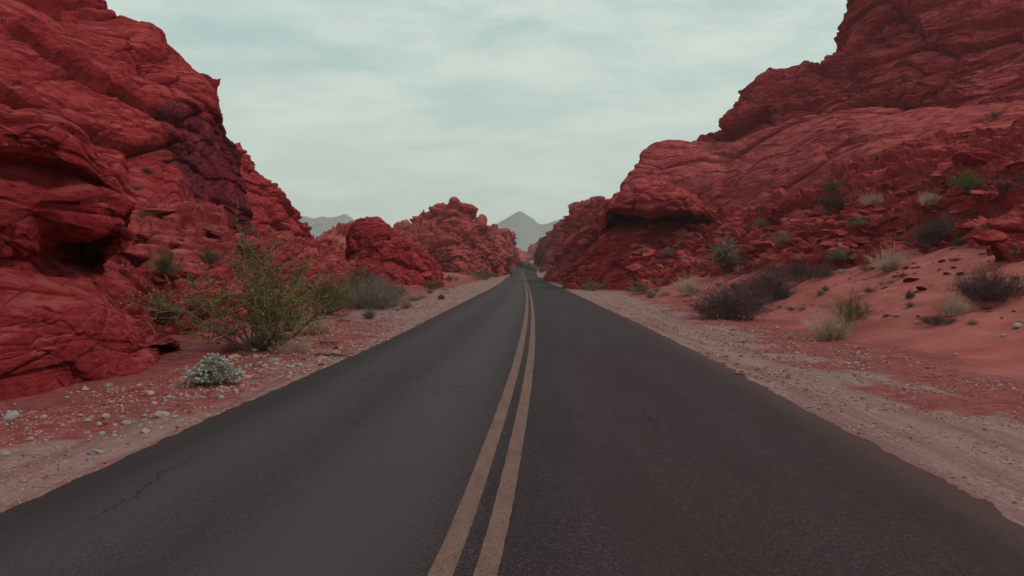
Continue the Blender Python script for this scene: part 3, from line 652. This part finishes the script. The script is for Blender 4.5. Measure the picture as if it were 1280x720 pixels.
for i in range(26):
    d = 3.6*math.exp(rs.random()*math.log(9)); sd = 1 if rs.random() < .65 else -1
    if i < 14: d = rs.uniform(10.5, 15); sd = 1
    x = float(roadx(np.array(d)))+sd*(HW+rs.uniform(.0, .4)); sz = rs.uniform(.006, .026)*min(1.6, d/7)
    o = bpy.data.objects.new('asphalt_fragment', FR[i % 3]); C.objects.link(o); o.scale = (sz*rs.uniform(1, 2), sz, sz*.6); o.rotation_euler = (0, 0, rs.uniform(0, 6.28)); o.location = (x, d, gz(x, d)+sz*.2)
    tag(o, 'dark crumb of asphalt broken off along the road edge', 'fragment', 'asphalt crumbs along the road edges')
# white stone cluster under the green bush
def cluster(i): return rs.uniform(285, 370), rs.uniform(428, 470), rs.choice((5, 7, 9, 12))
scatter(55, lambda i: (lambda q: (q[0], q[1]-(q[0]-285)*.25, q[2]))(cluster(i)), 'pale_stone', 'pale broken stone in the heap between the silvery bush and the green bush', 'stone', 'pale stones heaped by the green bush', (0, 0, 2, 3))
# fine gravel: uncountable
def gravel_field(n=44000):
    rr = np.random.default_rng(8); V0, T0 = ICO[1]
    d = 3.2*np.exp(rr.random(n)*math.log(38/3.2)); side = rr.random(n) < .5
    off = np.where(side, rr.random(n)**1.2*3.8, rr.random(n)**1.1*2.6)+.03
    x = roadx(d)+np.where(side, 1, -1)*(HW+off); sz = (.006+.012*rr.random(n)**3)*np.clip(d/7, .7, 2.2)
    q = perlin(np.stack([x*1.3, d*.8, 0*x], 1), 12)+.5*perlin(np.stack([x*4, d*3, 0*x], 1), 13)
    keep = (q > rr.uniform(-.5, .5, n)); x, d, sz, side = x[keep], d[keep], sz[keep], side[keep]; n = len(x)
    z = ground_z(x, d)+sz*.2
    A = rr.normal(size=(n, 3)); A /= np.linalg.norm(A, axis=1)[:, None]; sc = np.stack([rr.uniform(.7, 1.3, n), rr.uniform(.6, 1.1, n), rr.uniform(.4, .8, n)], 1)
    th = rr.random(n)*6.28; c_, s_ = np.cos(th), np.sin(th)
    L = V0[None]*(1+.25*rr.normal(size=(n, len(V0), 1)))*sc[:, None]*sz[:, None, None]
    Lx = L[..., 0]*c_[:, None]-L[..., 1]*s_[:, None]; Ly = L[..., 0]*s_[:, None]+L[..., 1]*c_[:, None]
    W = np.stack([Lx+x[:, None], Ly+d[:, None], L[..., 2]+z[:, None]], 2).reshape(-1, 3)
    T = (T0[None]+(np.arange(n)*len(V0))[:, None, None]).reshape(-1, 3)
    me = mesh_np('gravel', W, T, smooth=False)
    fattr(me, 'tone', np.repeat(rr.random(n), len(V0)))
    t = NT('gravel_chips'); k = t.attr('tone')
    c1 = t.mix(t.ramp(k, 0, .5), (.22, .06, .05), (.34, .17, .15)); c2 = t.mix(t.ramp(k, .6, 1), c1, (.38, .30, .28))
    tag(link('gravel', me, t.surf(c2, .9, .1)), 'loose pale and red gravel along both road edges', 'gravel', kind='stuff')
gravel_field()

# boulders on the slopes
BM_ = [stone_mesh('boulder', 300+k, 5, (M_rub, M_blk)[k % 2], flat=.6, cuts=12, rough=.07) for k in range(6)]
SMB = [stone_mesh('block', 320+k, 5, m, flat=.6, cuts=10, rough=.08) for k, m in enumerate((M_left, M_shelf, M_dark))]
deps = None
def raycast_pt(px, py):
    o = np.array([0, 0, CAMH]); p = np.array(at(px, py, 10.)); d = p-o
    import mathutils
    ok, loc, nrm, idx, ob, _ = scn.ray_cast(deps, mathutils.Vector(o), mathutils.Vector(d).normalized())
    return (loc, nrm, ob) if ok else (None, None, None)
bpy.context.view_layer.update(); deps = bpy.context.evaluated_depsgraph_get()
def boulder(px, py, wpx, label, mesh=None, cat='boulder', group=None, flat=1., name='boulder', seed=0, tilt=.3):
    loc, nrm, ob = raycast_pt(px, py)
    if loc is None: return
    r2 = random.Random(seed+int(px)*7+int(py)); s_ = wpx/900*loc[1]/2
    o = bpy.data.objects.new(name, mesh or r2.choice(BM_)); C.objects.link(o)
    o.location = (loc[0], loc[1]+s_*.3, loc[2]+s_*flat*.22); o.scale = (s_, s_*r2.uniform(.8, 1.1), s_*flat)
    o.rotation_euler = (r2.uniform(-tilt, tilt), r2.uniform(-tilt, tilt), r2.uniform(0, 6.28)); tag(o, label, cat, group)
    return o
boulder(735, 256, 11, 'small pointed rock balanced on top of the boulder hill right of the road', SM[(1, 2)], 'rock', flat=1.6, name='balanced_rock')
for px, py, w, lab, mi, fl in [(208, 346, 40, 'rounded red boulder on the shelf left of the green bush', 0, .7), (240, 345, 46, 'wide red block on the shelf directly behind the green bush', 0, .6),
        (192, 352, 30, 'small red block leaning beside the rounded boulder on the shelf', 2, .7), (186, 268, 62, 'long pale flat slab high on the shelf below the tall cliff', 1, .35),
        (262, 292, 50, 'pale stacked slab on the shelf above the green bush', 1, .4), (305, 312, 44, 'pale broken slab behind the top right of the green bush', 1, .45),
        (395, 372, 26, 'red boulder half hidden behind the yellow green shrub', 2, .8), (160, 320, 50, 'dark red block wedged beneath the overhang of the near rock', 2, .7),
        (1240, 300, 52, 'large red block above the sand at the right edge', 2, .6), (1270, 285, 60, 'biggest tumbled red block at the far right edge above the sand', 2, .7),
        (1060, 392, 12, 'small red rock in the sand beside the tall straw tuft', 2, .6), (1140, 352, 24, 'red rock half buried in the sand left of the dark right-hand shrub', 2, .6), (1155, 362, 22, 'lower red rock of the pair buried in sand', 2, .5),
        (1228, 200, 60, 'smooth red boulder below the green bush high on the right slope', 2, .6), (530, 345, 22, 'small red boulder at the foot of the domed boulder', 2, .7)]:
    boulder(px, py, w, lab, SMB[mi], flat=fl)
r3 = random.Random(12)
for i in range(155):
    px = r3.uniform(790, 1280); k = (px-790)/490
    py = r3.uniform(338-k*50, 285-k*80)
    boulder(px, py, r3.choice((8, 11, 15, 20, 28)), 'tumbled red rock on the rubbly slope between the sand and the smooth slab', None, 'rock', 'tumbled rocks on the right slope', r3.uniform(.45, .8), 'tumbled_rock', i)
for i in range(42):
    px = r3.uniform(170, 420); py = r3.uniform(290, 400)-(px-170)*.03
    boulder(px, py, r3.choice((7, 9, 12, 15, 20)), 'tumbled pink rock on the shelf below the tall left cliff', SMB[r3.randrange(2)], 'rock', 'tumbled rocks on the left shelf', r3.uniform(.4, .75), 'tumbled_rock', i)
for i in range(75):
    px = r3.uniform(930, 1280) if i % 3 else r3.uniform(1120, 1280); py = r3.uniform(405 if i % 2 else 350, 330)-(px-1100)*(.0 if i % 2 else .12)
    boulder(px, py, r3.choice((3, 4, 5, 7, 10, 14)), 'red rock poking out of the sand on the right slope', None, 'rock', 'rocks half buried in the right sand', r3.uniform(.4, .7), 'tumbled_rock', i)
for i in range(22):
    px = r3.uniform(690, 840); py = r3.uniform(338, 356)
    boulder(px, py, r3.choice((4, 6, 8, 11)), 'small red rock along the foot of the capped rock', None, 'rock', 'rocks at the foot of the capped rock', .6, 'tumbled_rock', i)

# ------------------------------------------------------------------ plants
def tubes(lines, rad0, rad1, sides=3):
    """lines (n,k,3) -> tapered tube mesh arrays"""
    L = np.asarray(lines, float); n, k, _ = L.shape
    T = np.gradient(L, axis=1); T /= np.maximum(np.linalg.norm(T, axis=2, keepdims=True), 1e-9)
    up = np.array([.31, .17, .93]); A = np.cross(T, up); A /= np.maximum(np.linalg.norm(A, axis=2, keepdims=True), 1e-9); B = np.cross(T, A)
    r = (np.asarray(rad0)[:, None]*(1-np.linspace(0, 1, k))+np.asarray(rad1)[:, None]*np.linspace(0, 1, k))
    ring = [L+(A*math.cos(2*math.pi*q/sides)+B*math.sin(2*math.pi*q/sides))*r[..., None] for q in range(sides)]
    V = np.stack(ring, 2).reshape(-1, 3); base = (np.arange(n)[:, None]*k+np.arange(k-1)[None])*sides
    Q = []
    for q in range(sides):
        q2 = (q+1) % sides; Q.append(np.stack([base+q, base+q2, base+sides+q2, base+sides+q], 2).reshape(-1, 4))
    return V, np.concatenate(Q)
def leaves(P, D, ln, wd, rr):
    """diamond leaves at P along D"""
    n = len(P); D = D+rr.normal(size=(n, 3))*.6; D /= np.linalg.norm(D, axis=1)[:, None]
    S = np.cross(D, rr.normal(size=(n, 3))); S /= np.maximum(np.linalg.norm(S, axis=1)[:, None], 1e-6)
    ln = (ln*rr.uniform(.6, 1.3, n))[:, None]; wd = (wd*rr.uniform(.7, 1.2, n))[:, None]
    V = np.stack([P, P+D*ln*.5+S*wd*.5, P+D*ln, P+D*ln*.5-S*wd*.5], 1).reshape(-1, 3)
    return V, np.arange(n*4).reshape(n, 4)
def stems(rr, n, h, w, k=7, droop=.2, upright=.5, base=.08, wob=.06):
    th = rr.random(n)*6.283; q = rr.random(n)**.6; hh = h*(1-.45*q*q)*rr.uniform(.6, 1.05, n)
    ex = w/2*q*rr.uniform(.8, 1.1, n); t_ = np.linspace(0, 1, k)
    out = base*w*q[:, None]+(ex-base*w*q)[:, None]*t_[None]**(1+upright)
    x = np.cos(th)[:, None]*out; y = np.sin(th)[:, None]*out; z = hh[:, None]*(t_[None]-droop*q[:, None]*t_[None]**3)
    L = np.stack([x, y, z], 2); L[:, 1:] += np.cumsum(rr.normal(size=(n, k-1, 3))*wob*h/k*1.5, 1); L *= 1 if droop > .4 else (1+.28*np.sin(th*2+rr.random()*6)+.18*np.sin(th*5+rr.random()*6))[:, None, None]; return L
def sub(rr, L, m, ln, spread=.8, k=4):
    """m twigs off every line"""
    n, K, _ = L.shape; i = np.repeat(np.arange(n), m); t_ = rr.uniform(.3, 1, n*m)*(K-1.001); j = t_.astype(int); f = (t_-j)[:, None]
    P = L[i, j]*(1-f)+L[i, j+1]*f; D = L[i, j+1]-L[i, j]; D /= np.maximum(np.linalg.norm(D, axis=1)[:, None], 1e-6)
    D = D+rr.normal(size=D.shape)*spread+[0, 0, .25]; D /= np.linalg.norm(D, axis=1)[:, None]
    l = (ln*rr.uniform(.5, 1.2, n*m))[:, None, None]; tt = np.linspace(0, 1, k)[None, :, None]
    bend = rr.normal(size=(n*m, 1, 3))*.3
    return P[:, None]+D[:, None]*l*tt+bend*l*tt**2
def along(rr, L, m):
    n, K, _ = L.shape; i = np.repeat(np.arange(n), m); t_ = rr.uniform(.15, 1, n*m)*(K-1.001); j = t_.astype(int); f = (t_-j)[:, None]
    D = L[i, j+1]-L[i, j]; D /= np.maximum(np.linalg.norm(D, axis=1)[:, None], 1e-6)
    return L[i, j]*(1-f)+L[i, j+1]*f, D
M_wood = plain_mat('grey_bark', (.10, .07, .062), (.17, .12, .105), 20)
M_twig = plain_mat('dark_twigs', (.075, .038, .040), (.14, .075, .072), 15)
M_twig2 = plain_mat('grey_twigs', (.16, .11, .10), (.26, .19, .165), 15)
M_green = plain_mat('creosote_leaves', (.10, .105, .020), (.20, .19, .045), 3, .8)
M_green2 = plain_mat('yellowish_leaves', (.15, .125, .028), (.23, .165, .045), 3, .8)
M_olive = plain_mat('olive_leaves', (.09, .070, .036), (.16, .115, .055), 3, .8)
M_silver = plain_mat('silver_leaves', (.27, .25, .215), (.44, .41, .36), 12, .85)
M_sgreen = plain_mat('grey_green_leaves', (.19, .14, .10), (.30, .22, .16), 6, .85)
M_straw = plain_mat('dry_straw', (.38, .25, .18), (.54, .38, .29), 5, .85)
M_tan = plain_mat('tan_grass', (.40, .22, .14), (.52, .31, .21), 5, .85)
M_rust = plain_mat('rusty_grass', (.16, .055, .04), (.25, .10, .065), 5, .85)
class Acc:
    def __init__(s): s.V = []; s.Q = []; s.n = 0
    def add(s, V, Q): s.V.append(V); s.Q.append(Q+s.n); s.n += len(V)
    def mesh(s, name): return mesh_np(name, np.concatenate(s.V), np.concatenate(s.Q), smooth=False)
def shrub(kind, h, w, seed):
    """returns list of (part name, mesh, material)"""
    rr = np.random.default_rng(seed); ln = lambda L, a, b: tubes(L, np.full(len(L), a), np.full(len(L), b))
    if kind == 'creosote':      # open green desert bush: leaning grey stems, feathery tips
        L = stems(rr, 42, h, w*1.25, 9, .10, .12, .04, .16); L2 = sub(rr, L, 9, h*.26, .75, 4); L3 = sub(rr, L2, 3, h*.12, .8, 3)
        a = Acc(); a.add(*ln(L, h*.0085, h*.003)); a.add(*ln(L2, h*.0026, h*.0012)); a.add(*ln(L3, .0018, .001))
        f = Acc(); P, D = along(rr, L3, 10); f.add(*leaves(P, D, h*.024, h*.011, rr)); P, D = along(rr, L2, 10); f.add(*leaves(P, D, h*.026, h*.013, rr))
        return [('stems', a.mesh('stems'), M_wood), ('foliage', f.mesh('foliage'), None)]
    if kind == 'twig':          # dense leafless bush
        L = stems(rr, 150, h*.9, w, 7, .35, .1, .25, .12); L2 = sub(rr, L, 9, h*.34, .8, 5); L3 = sub(rr, L2, 4, h*.15, .9, 3)
        a = Acc(); a.add(*ln(L, h*.007, h*.003)); b = Acc(); b.add(*ln(L2, h*.0038, h*.0018)); b.add(*ln(L3, h*.0028, h*.0014))
        return [('stems', a.mesh('stems'), None), ('twigs', b.mesh('twigs'), None)]
    if kind == 'leafy':         # rounded low shrub
        L = stems(rr, 60, h, w, 6, .3, .1, .25, .1); L2 = sub(rr, L, 8, h*.25, .8, 3)
        a = Acc(); a.add(*ln(L, h*.008, h*.003)); a.add(*ln(L2, h*.003, h*.0015))
        f = Acc(); P, D = along(rr, L2, 12); f.add(*leaves(P, D, h*.06, h*.024, rr))
        return [('stems', a.mesh('stems'), M_twig), ('foliage', f.mesh('foliage'), None)]
    if kind == 'silver':        # tight mound of silvery leaves
        L = stems(rr, 170, h, w, 6, .42, -.25, .1, .05)
        a = Acc(); a.add(*ln(L, h*.012, h*.006)); f = Acc()
        P, D = along(rr, L, 6); f.add(*leaves(P, D, h*.11, h*.05, rr))
        tip = np.repeat(L[:, -1], 14, 0)+rr.normal(size=(len(L)*14, 3))*h*.035; dd = tip-np.array([0, 0, h*.2]); dd /= np.linalg.norm(dd, axis=1)[:, None]
        f.add(*leaves(tip, dd, h*.13, h*.06, rr))
        return [('stems', a.mesh('stems'), M_twig2), ('foliage', f.mesh('foliage'), None)]
    if kind == 'tuft':          # dry grass tuft over a darker twiggy base
        L = stems(rr, 520, h, w, 6, .25, .5, .25, .03); L2 = stems(rr, 160, h*.45, w*.7, 5, .2, .3, .3, .12)
        a = Acc(); a.add(*ln(L, h*.0045, h*.0015)); b = Acc(); b.add(*ln(L2, h*.006, h*.003))
        s_ = sub(rr, L, 1, h*.12, .5, 3); a.add(*ln(s_, h*.003, h*.001))
        return [('blades', a.mesh('blades'), None), ('base_twigs', b.mesh('base_twigs'), M_rust)]
CACHE = {}
def plant(name, kind, px, py, hpx, wpx, mat, label, cat='bush', group=None, on_rock=False, v=0, stretch=1.):
    if on_rock:
        loc, nrm, ob = raycast_pt(px, py)
        if loc is None: return
        x, y, z = loc; y += .05
    else:
        x, y, z = gpt(px, py)
    h = hpx/900*y*(.8 if kind == 'tuft' else 1); w = wpx/900*y*(1.15 if kind == 'tuft' else 1)
    asp = round(w/h*2)/2 or .5
    key = (kind, asp, v)
    if key not in CACHE: CACHE[key] = shrub(kind, 1., asp, 1000+len(CACHE)*13)
    root = empty(name, (x, y, z-.02*h), random.Random(int(px)).uniform(0, 6.28)); tag(root, label, cat, group)
    root.scale = (w/asp, w/asp*stretch, h)
    for pn, me, m in CACHE[key]:
        mm = m or mat
        me2 = me.copy() if not m or len(me.materials) == 0 else me
        if len(me2.materials) == 0: me2.materials.append(mm)
        elif me2.materials[0] != mm: me2.materials[0] = mm
        o = bpy.data.objects.new(pn, me2); C.objects.link(o); o.parent = root
    return root
bpy.context.view_layer.update(); deps = bpy.context.evaluated_depsgraph_get()
PL = [
 ('silver_bush', 'silver', 268, 481, 37, 64, M_silver, 'round silvery white bush by the left road edge', 0),
 ('green_bush', 'creosote', 326, 438, 130, 182, M_green, 'large airy green bush with bare lower stems on the left verge', 0),
 ('green_bush', 'creosote', 412, 392, 50, 62, M_green2, 'smaller yellow green bush just right of the large green bush', 0),
 ('dry_shrub', 'twig', 468, 386, 42, 96, M_twig2, 'grey leafless shrub on the pale gravel left of the road, below the domed boulder', 0),
 ('dry_shrub', 'twig', 452, 382, 44, 30, M_olive, 'dark olive shrub standing behind the grey leafless shrub', 0),
 ('grass_tuft', 'tuft', 392, 417, 36, 62, M_tan, 'tan grass mound right of the foot of the large green bush', 0),
 ('grass_tuft', 'tuft', 342, 432, 34, 50, M_rust, 'rusty brown grass around the foot of the large green bush', 0),
 ('grass_tuft', 'tuft', 368, 441, 28, 44, M_straw, 'pale straw tuft at the right foot of the large green bush', 0),
 ('grass_tuft', 'tuft', 290, 440, 22, 42, M_rust, 'rusty low tuft just behind the silvery bush', 0),
 ('low_shrub', 'leafy', 372, 412, 24, 30, M_olive, 'small olive shrub between the large green bush and the tan mound', 0),
 ('dark_shrub', 'twig', 199, 403, 32, 38, M_twig, 'small dark twiggy shrub on the slope above the silvery bush', 1),
 ('rock_shrub', 'creosote', 205, 345, 34, 34, M_green, 'wispy green shrub growing by the rounded boulder on the left shelf', 1),
 ('rock_shrub', 'leafy', 183, 217, 9, 14, M_olive, 'tiny green shrub in a crevice of the tall left cliff, upper of two', 1),
 ('rock_shrub', 'leafy', 170, 238, 8, 14, M_olive, 'tiny green shrub in a crevice of the tall left cliff, lower of two', 1),
 ('rock_shrub', 'leafy', 180, 272, 9, 26, M_olive, 'flat dark green shrub on the pale slab of the left shelf', 1),
 ('rock_shrub', 'leafy', 262, 330, 22, 28, M_olive, 'dim green shrub on the shelf behind the upper left of the large green bush', 1),
 ('grass_tuft', 'tuft', 505, 381, 16, 26, M_straw, 'straw tuft right of the grey leafless shrub', 0),
 ('grass_tuft', 'tuft', 524, 374, 15, 24, M_tan, 'tan tuft on the left verge below the domed boulder', 0),
 ('low_shrub', 'leafy', 494, 372, 18, 34, M_olive, 'olive low shrub behind the straw tuft right of the grey leafless shrub', 0),
 ('low_shrub', 'leafy', 540, 362, 13, 24, M_olive, 'small olive shrub at the right foot of the domed boulder', 0),
 ('low_shrub', 'leafy', 563, 352, 9, 22, M_olive, 'low dark shrub left of the round green bush below the blocky hill', 0),
 ('round_bush', 'leafy', 603, 350, 15, 38, M_green, 'rounded green bush on the left verge below the blocky hill', 0),
 ('low_shrub', 'leafy', 634, 343, 8, 12, M_olive, 'small bush touching the far left edge of the asphalt', 0),
 ('low_shrub', 'leafy', 676, 341, 8, 20, M_olive, 'far olive bush right of the road at the dip', 0),
 ('round_bush', 'leafy', 700, 349, 20, 34, M_green2, 'yellowish bush at the foot of the boulder hill, left of a pair', 0),
 ('round_bush', 'leafy', 722, 352, 22, 36, M_olive, 'brown olive bush at the foot of the boulder hill, right of a pair', 0),
 ('low_shrub', 'leafy', 708, 358, 10, 20, M_sgreen, 'small grey green shrub beside the road in front of the olive bush pair', 0),
 ('low_shrub', 'leafy', 742, 364, 15, 28, M_sgreen, 'grey green shrub in front of the smooth foot of the capped rock', 0),
 ('low_shrub', 'leafy', 768, 362, 17, 26, M_sgreen, 'grey green shrub directly under the undercut of the capped rock', 0),
 ('low_shrub', 'leafy', 800, 368, 17, 30, M_sgreen, 'grey green shrub right of the capped rock foot, by the shoulder', 0),
 ('low_shrub', 'leafy', 836, 322, 14, 22, M_sgreen, 'round grey shrub on the rubble right of the capped rock', 1),
 ('low_shrub', 'leafy', 834, 350, 16, 24, M_sgreen, 'grey shrub on the slope left of the straw bush', 0),
 ('grass_tuft', 'tuft', 862, 366, 30, 48, M_straw, 'straw coloured bush left of the long dark shrub', 0),
 ('grass_tuft', 'tuft', 830, 370, 14, 22, M_tan, 'small tan tuft at the edge of the gravel left of the straw bush', 0),
 ('long_shrub', 'twig', 912, 399, 46, 100, M_twig, 'largest dark brown leafless shrub right of the road', 0),
 ('long_shrub', 'twig', 957, 378, 42, 86, M_twig, 'dark brown leafless shrub adjoining the largest one on its right', 0),
 ('long_shrub', 'twig', 1002, 352, 28, 80, M_twig, 'brown leafless shrub at the upper right end of the dark row', 0),
 ('low_shrub', 'leafy', 908, 334, 34, 42, M_sgreen, 'grey green bush on the rubble above the dark row of shrubs', 1),
 ('low_shrub', 'leafy', 980, 306, 16, 22, M_sgreen, 'small round grey bush high above the dark row', 1),
 ('low_shrub', 'leafy', 952, 284, 12, 24, M_sgreen, 'faint grey shrub below the smooth slab', 1),
 ('low_shrub', 'leafy', 1050, 328, 22, 30, M_sgreen, 'grey bush at the top of the sand, right of the dark row', 1),
 ('grass_tuft', 'tuft', 1113, 338, 40, 44, M_straw, 'pale feathery tuft on the sand left of the dark mound', 0),
 ('dark_mound', 'twig', 1178, 311, 42, 66, M_twig, 'dark leafless mound on the sand right of the pale feathery tuft', 0),
 ('grass_tuft', 'tuft', 1150, 300, 24, 30, M_straw, 'grey straw tuft tucked behind the dark mound', 0),
 ('grass_tuft', 'tuft', 1038, 424, 54, 54, M_straw, 'tallest straw tuft at the toe of the sand slope', 0),
 ('sprig', 'creosote', 1060, 410, 40, 40, M_green2, 'thin yellow green sprig beside the tallest straw tuft', 0),
 ('dark_mound', 'twig', 1238, 376, 40, 78, M_twig, 'wide dark leafless mound near the right edge', 0),
 ('grass_tuft', 'tuft', 1192, 394, 38, 44, M_straw, 'straw tuft left of the wide dark mound near the right edge', 0),
 ('dark_shrub', 'twig', 1172, 406, 14, 40, M_twig, 'flat dark twigs at the foot of the straw tuft near the right edge', 0),
 ('low_shrub', 'leafy', 1138, 384, 8, 12, M_sgreen, 'tiny green sprout in the open sand', 0),
 ('low_shrub', 'leafy', 1040, 240, 18, 34, M_olive, 'dark olive bush on the rubble right below the smooth slab', 1),
 ('low_shrub', 'leafy', 1042, 262, 26, 42, M_twig, 'dark brown bush under the dark olive one on the rubble', 1),
 ('grass_tuft', 'tuft', 1091, 256, 22, 34, M_straw, 'straw tuft on the rubble, left of a pair under the slab', 1),
 ('grass_tuft', 'tuft', 1162, 256, 24, 26, M_straw, 'straw tuft on the rubble, right of a pair under the slab', 1),
 ('round_bush', 'leafy', 1207, 238, 26, 42, M_green, 'dark green bush high on the right slope', 1),
 ('low_shrub', 'leafy', 1076, 284, 14, 26, M_sgreen, 'grey shrub on rubble above the pale feathery tuft', 1),
 ('low_shrub', 'leafy', 1260, 240, 20, 40, M_twig, 'dim brown shrub right of the dark green bush on the high slope', 1),
 ('low_shrub', 'leafy', 1244, 148, 10, 20, M_olive, 'small dark plant on the ledge at the top right', 1),
 ('low_shrub', 'leafy', 1096, 200, 7, 14, M_olive, 'tiny dark plant on the slab above the rubble', 1),
]
for k, (nm, kd, px, py, hp, wp, mt, lb, rk) in enumerate(PL):
    cat = 'grass' if kd == 'tuft' else 'bush'
    plant(nm, kd, px, py, hp, wp, mt, lb, cat, None, bool(rk), v=k % 3)
rt = random.Random(44)
for i in range(80):
    px = rt.uniform(800, 1275); k = (px-800)/475; py = rt.uniform(372+k*45, 300-k*70)
    plant('small_tuft', rt.choice(('leafy', 'tuft')), px, py, rt.uniform(5, 11), rt.uniform(9, 18), rt.choice((M_sgreen, M_straw, M_olive, M_twig)), 'small scrubby tuft dotted over the right slope between the larger bushes', 'grass', 'small tufts on the right slope', True, v=i % 3)
for i in range(22):
    px = rt.uniform(300, 560); py = 436-(px-300)*.27+rt.uniform(-6, 8)
    plant('small_tuft', rt.choice(('leafy', 'tuft', 'twig')), px, py, rt.uniform(6, 14)*(1.2-(px-300)/400), rt.uniform(12, 26)*(1.2-(px-300)/400), rt.choice((M_tan, M_straw, M_rust, M_twig2)), 'small dry tuft along the left verge among the larger bushes', 'grass', 'small dry tufts on the left verge', False, v=i % 3)
# fallen dead branches on the verge
def branch(px, py, wpx, seed, label):
    x, y, z = gpt(px, py); rr = np.random.default_rng(seed); w = wpx/900*y
    k = 10; L = np.zeros((3, k, 3)); 
    for i in range(3):
        t_ = np.linspace(0, 1, k); L[i, :, 0] = (t_-.5)*w*(1-.3*i); L[i, :, 1] = (rr.random()-.5)*w*.3*t_+np.cumsum(rr.normal(size=k))*.03*w; L[i, :, 2] = .02+.05*w*np.abs(np.sin(t_*5+i))
    L2 = sub(rr, L, 6, w*.22, .5, 4); L2[..., 2] = np.abs(L2[..., 2])*.4+.01
    a = Acc(); a.add(*tubes(L, np.full(3, w*.014), np.full(3, w*.006), 5)); a.add(*tubes(L2, np.full(len(L2), w*.005), np.full(len(L2), w*.002)))
    tag(link('dead_branch', a.mesh('dead_branch'), M_twig, None, (x, y, z)), label, 'branch')
branch(408, 430, 44, 1, 'grey fallen branch on the gravel right of the green bush')
branch(415, 446, 56, 2, 'thin dark fallen branch near the left asphalt edge, nearest of three')
branch(428, 402, 26, 3, 'dark fallen twig on the pale gravel under the yellow green bush')
branch(1120, 397, 30, 4, 'dark dead twig lying on the sand between the two straw tufts')
branch(925, 470, 34, 5, 'dark debris twig beside the right asphalt edge')

# ------------------------------------------------------------------ sky, sun, haze
SUN_EL, SUN_AZ = math.radians(50), math.radians(98)    # azimuth clockwise from +Y (north)
W = NT('World', world=True); scn.world = W.m
sky = W.n('ShaderNodeTexSky', {'sky_type': 'NISHITA', 'sun_disc': False, 'sun_elevation': SUN_EL, 'sun_rotation': SUN_AZ, 'altitude': 600, 'air_density': 1.2, 'dust_density': 2.5, 'ozone_density': 1.})
tc = W.t.nodes.new('ShaderNodeTexCoord').outputs['Generated']
sp = W.n('ShaderNodeSeparateXYZ', _0=tc)
zz = W.math('ADD', W.math('MAXIMUM', sp.outputs[2], 0.0), .12)
cv = W.n('ShaderNodeCombineXYZ', _0=W.math('DIVIDE', sp.outputs[0], zz), _1=W.math('DIVIDE', sp.outputs[1], zz), _2=0.).outputs[0]
c1 = W.noise(cv, 1.9, 11, .64, .2, (.75, 1.0, 1)); c2 = W.noise(cv, .4, 4, .5, .2, (.7, 1.6, 1))
k = W.ramp(W.math('ADD', W.math('MULTIPLY', c1, .7), W.math('MULTIPLY', c2, .6)), .50, .86)
low = W.ramp(sp.outputs[2], .02, .42, 1., 0.)
veil = W.mix(low, (2.9, 4.4, 4.3), (5.6, 6.25, 5.4))      # thin high overcast
cloud = W.mix(k, veil, (6.6, 7.1, 6.2))
col = W.mix(.9, sky.outputs[0], cloud)
bg = W.n('ShaderNodeBackground', Color=col, Strength=.126)
ow = W.t.nodes.new('ShaderNodeOutputWorld'); W.t.links.new(bg.outputs[0], ow.inputs[0])
sl = bpy.data.lights.new('sun', 'SUN'); sl.energy = 1.5; sl.angle = math.radians(7); sl.color = (1, .93, .85)
so = bpy.data.objects.new('sun', sl); C.objects.link(so)
so.rotation_euler = (math.pi/2-SUN_EL, 0, math.pi-SUN_AZ)
hz = NT('haze'); pv = hz.n('ShaderNodeVolumePrincipled'); pv.inputs['Color'].default_value = (.93, .96, .94, 1); pv.inputs['Density'].default_value = .00026
pv.inputs['Anisotropy'].default_value = .1
oo = hz.t.nodes.new('ShaderNodeOutputMaterial'); hz.t.links.new(pv.outputs[0], oo.inputs[1])
bx = np.array([(x, y, z) for x in (-2500, 2600) for y in (-60, 3500) for z in (-60, 300)], float)
me = mesh_np('haze', bx, np.array([[0, 1, 3, 2], [4, 6, 7, 5], [0, 4, 5, 1], [2, 3, 7, 6], [0, 2, 6, 4], [1, 5, 7, 3]]), smooth=False)
tag(link('haze', me, hz.m), 'thin pale desert haze softening the distance', 'haze', kind='stuff')
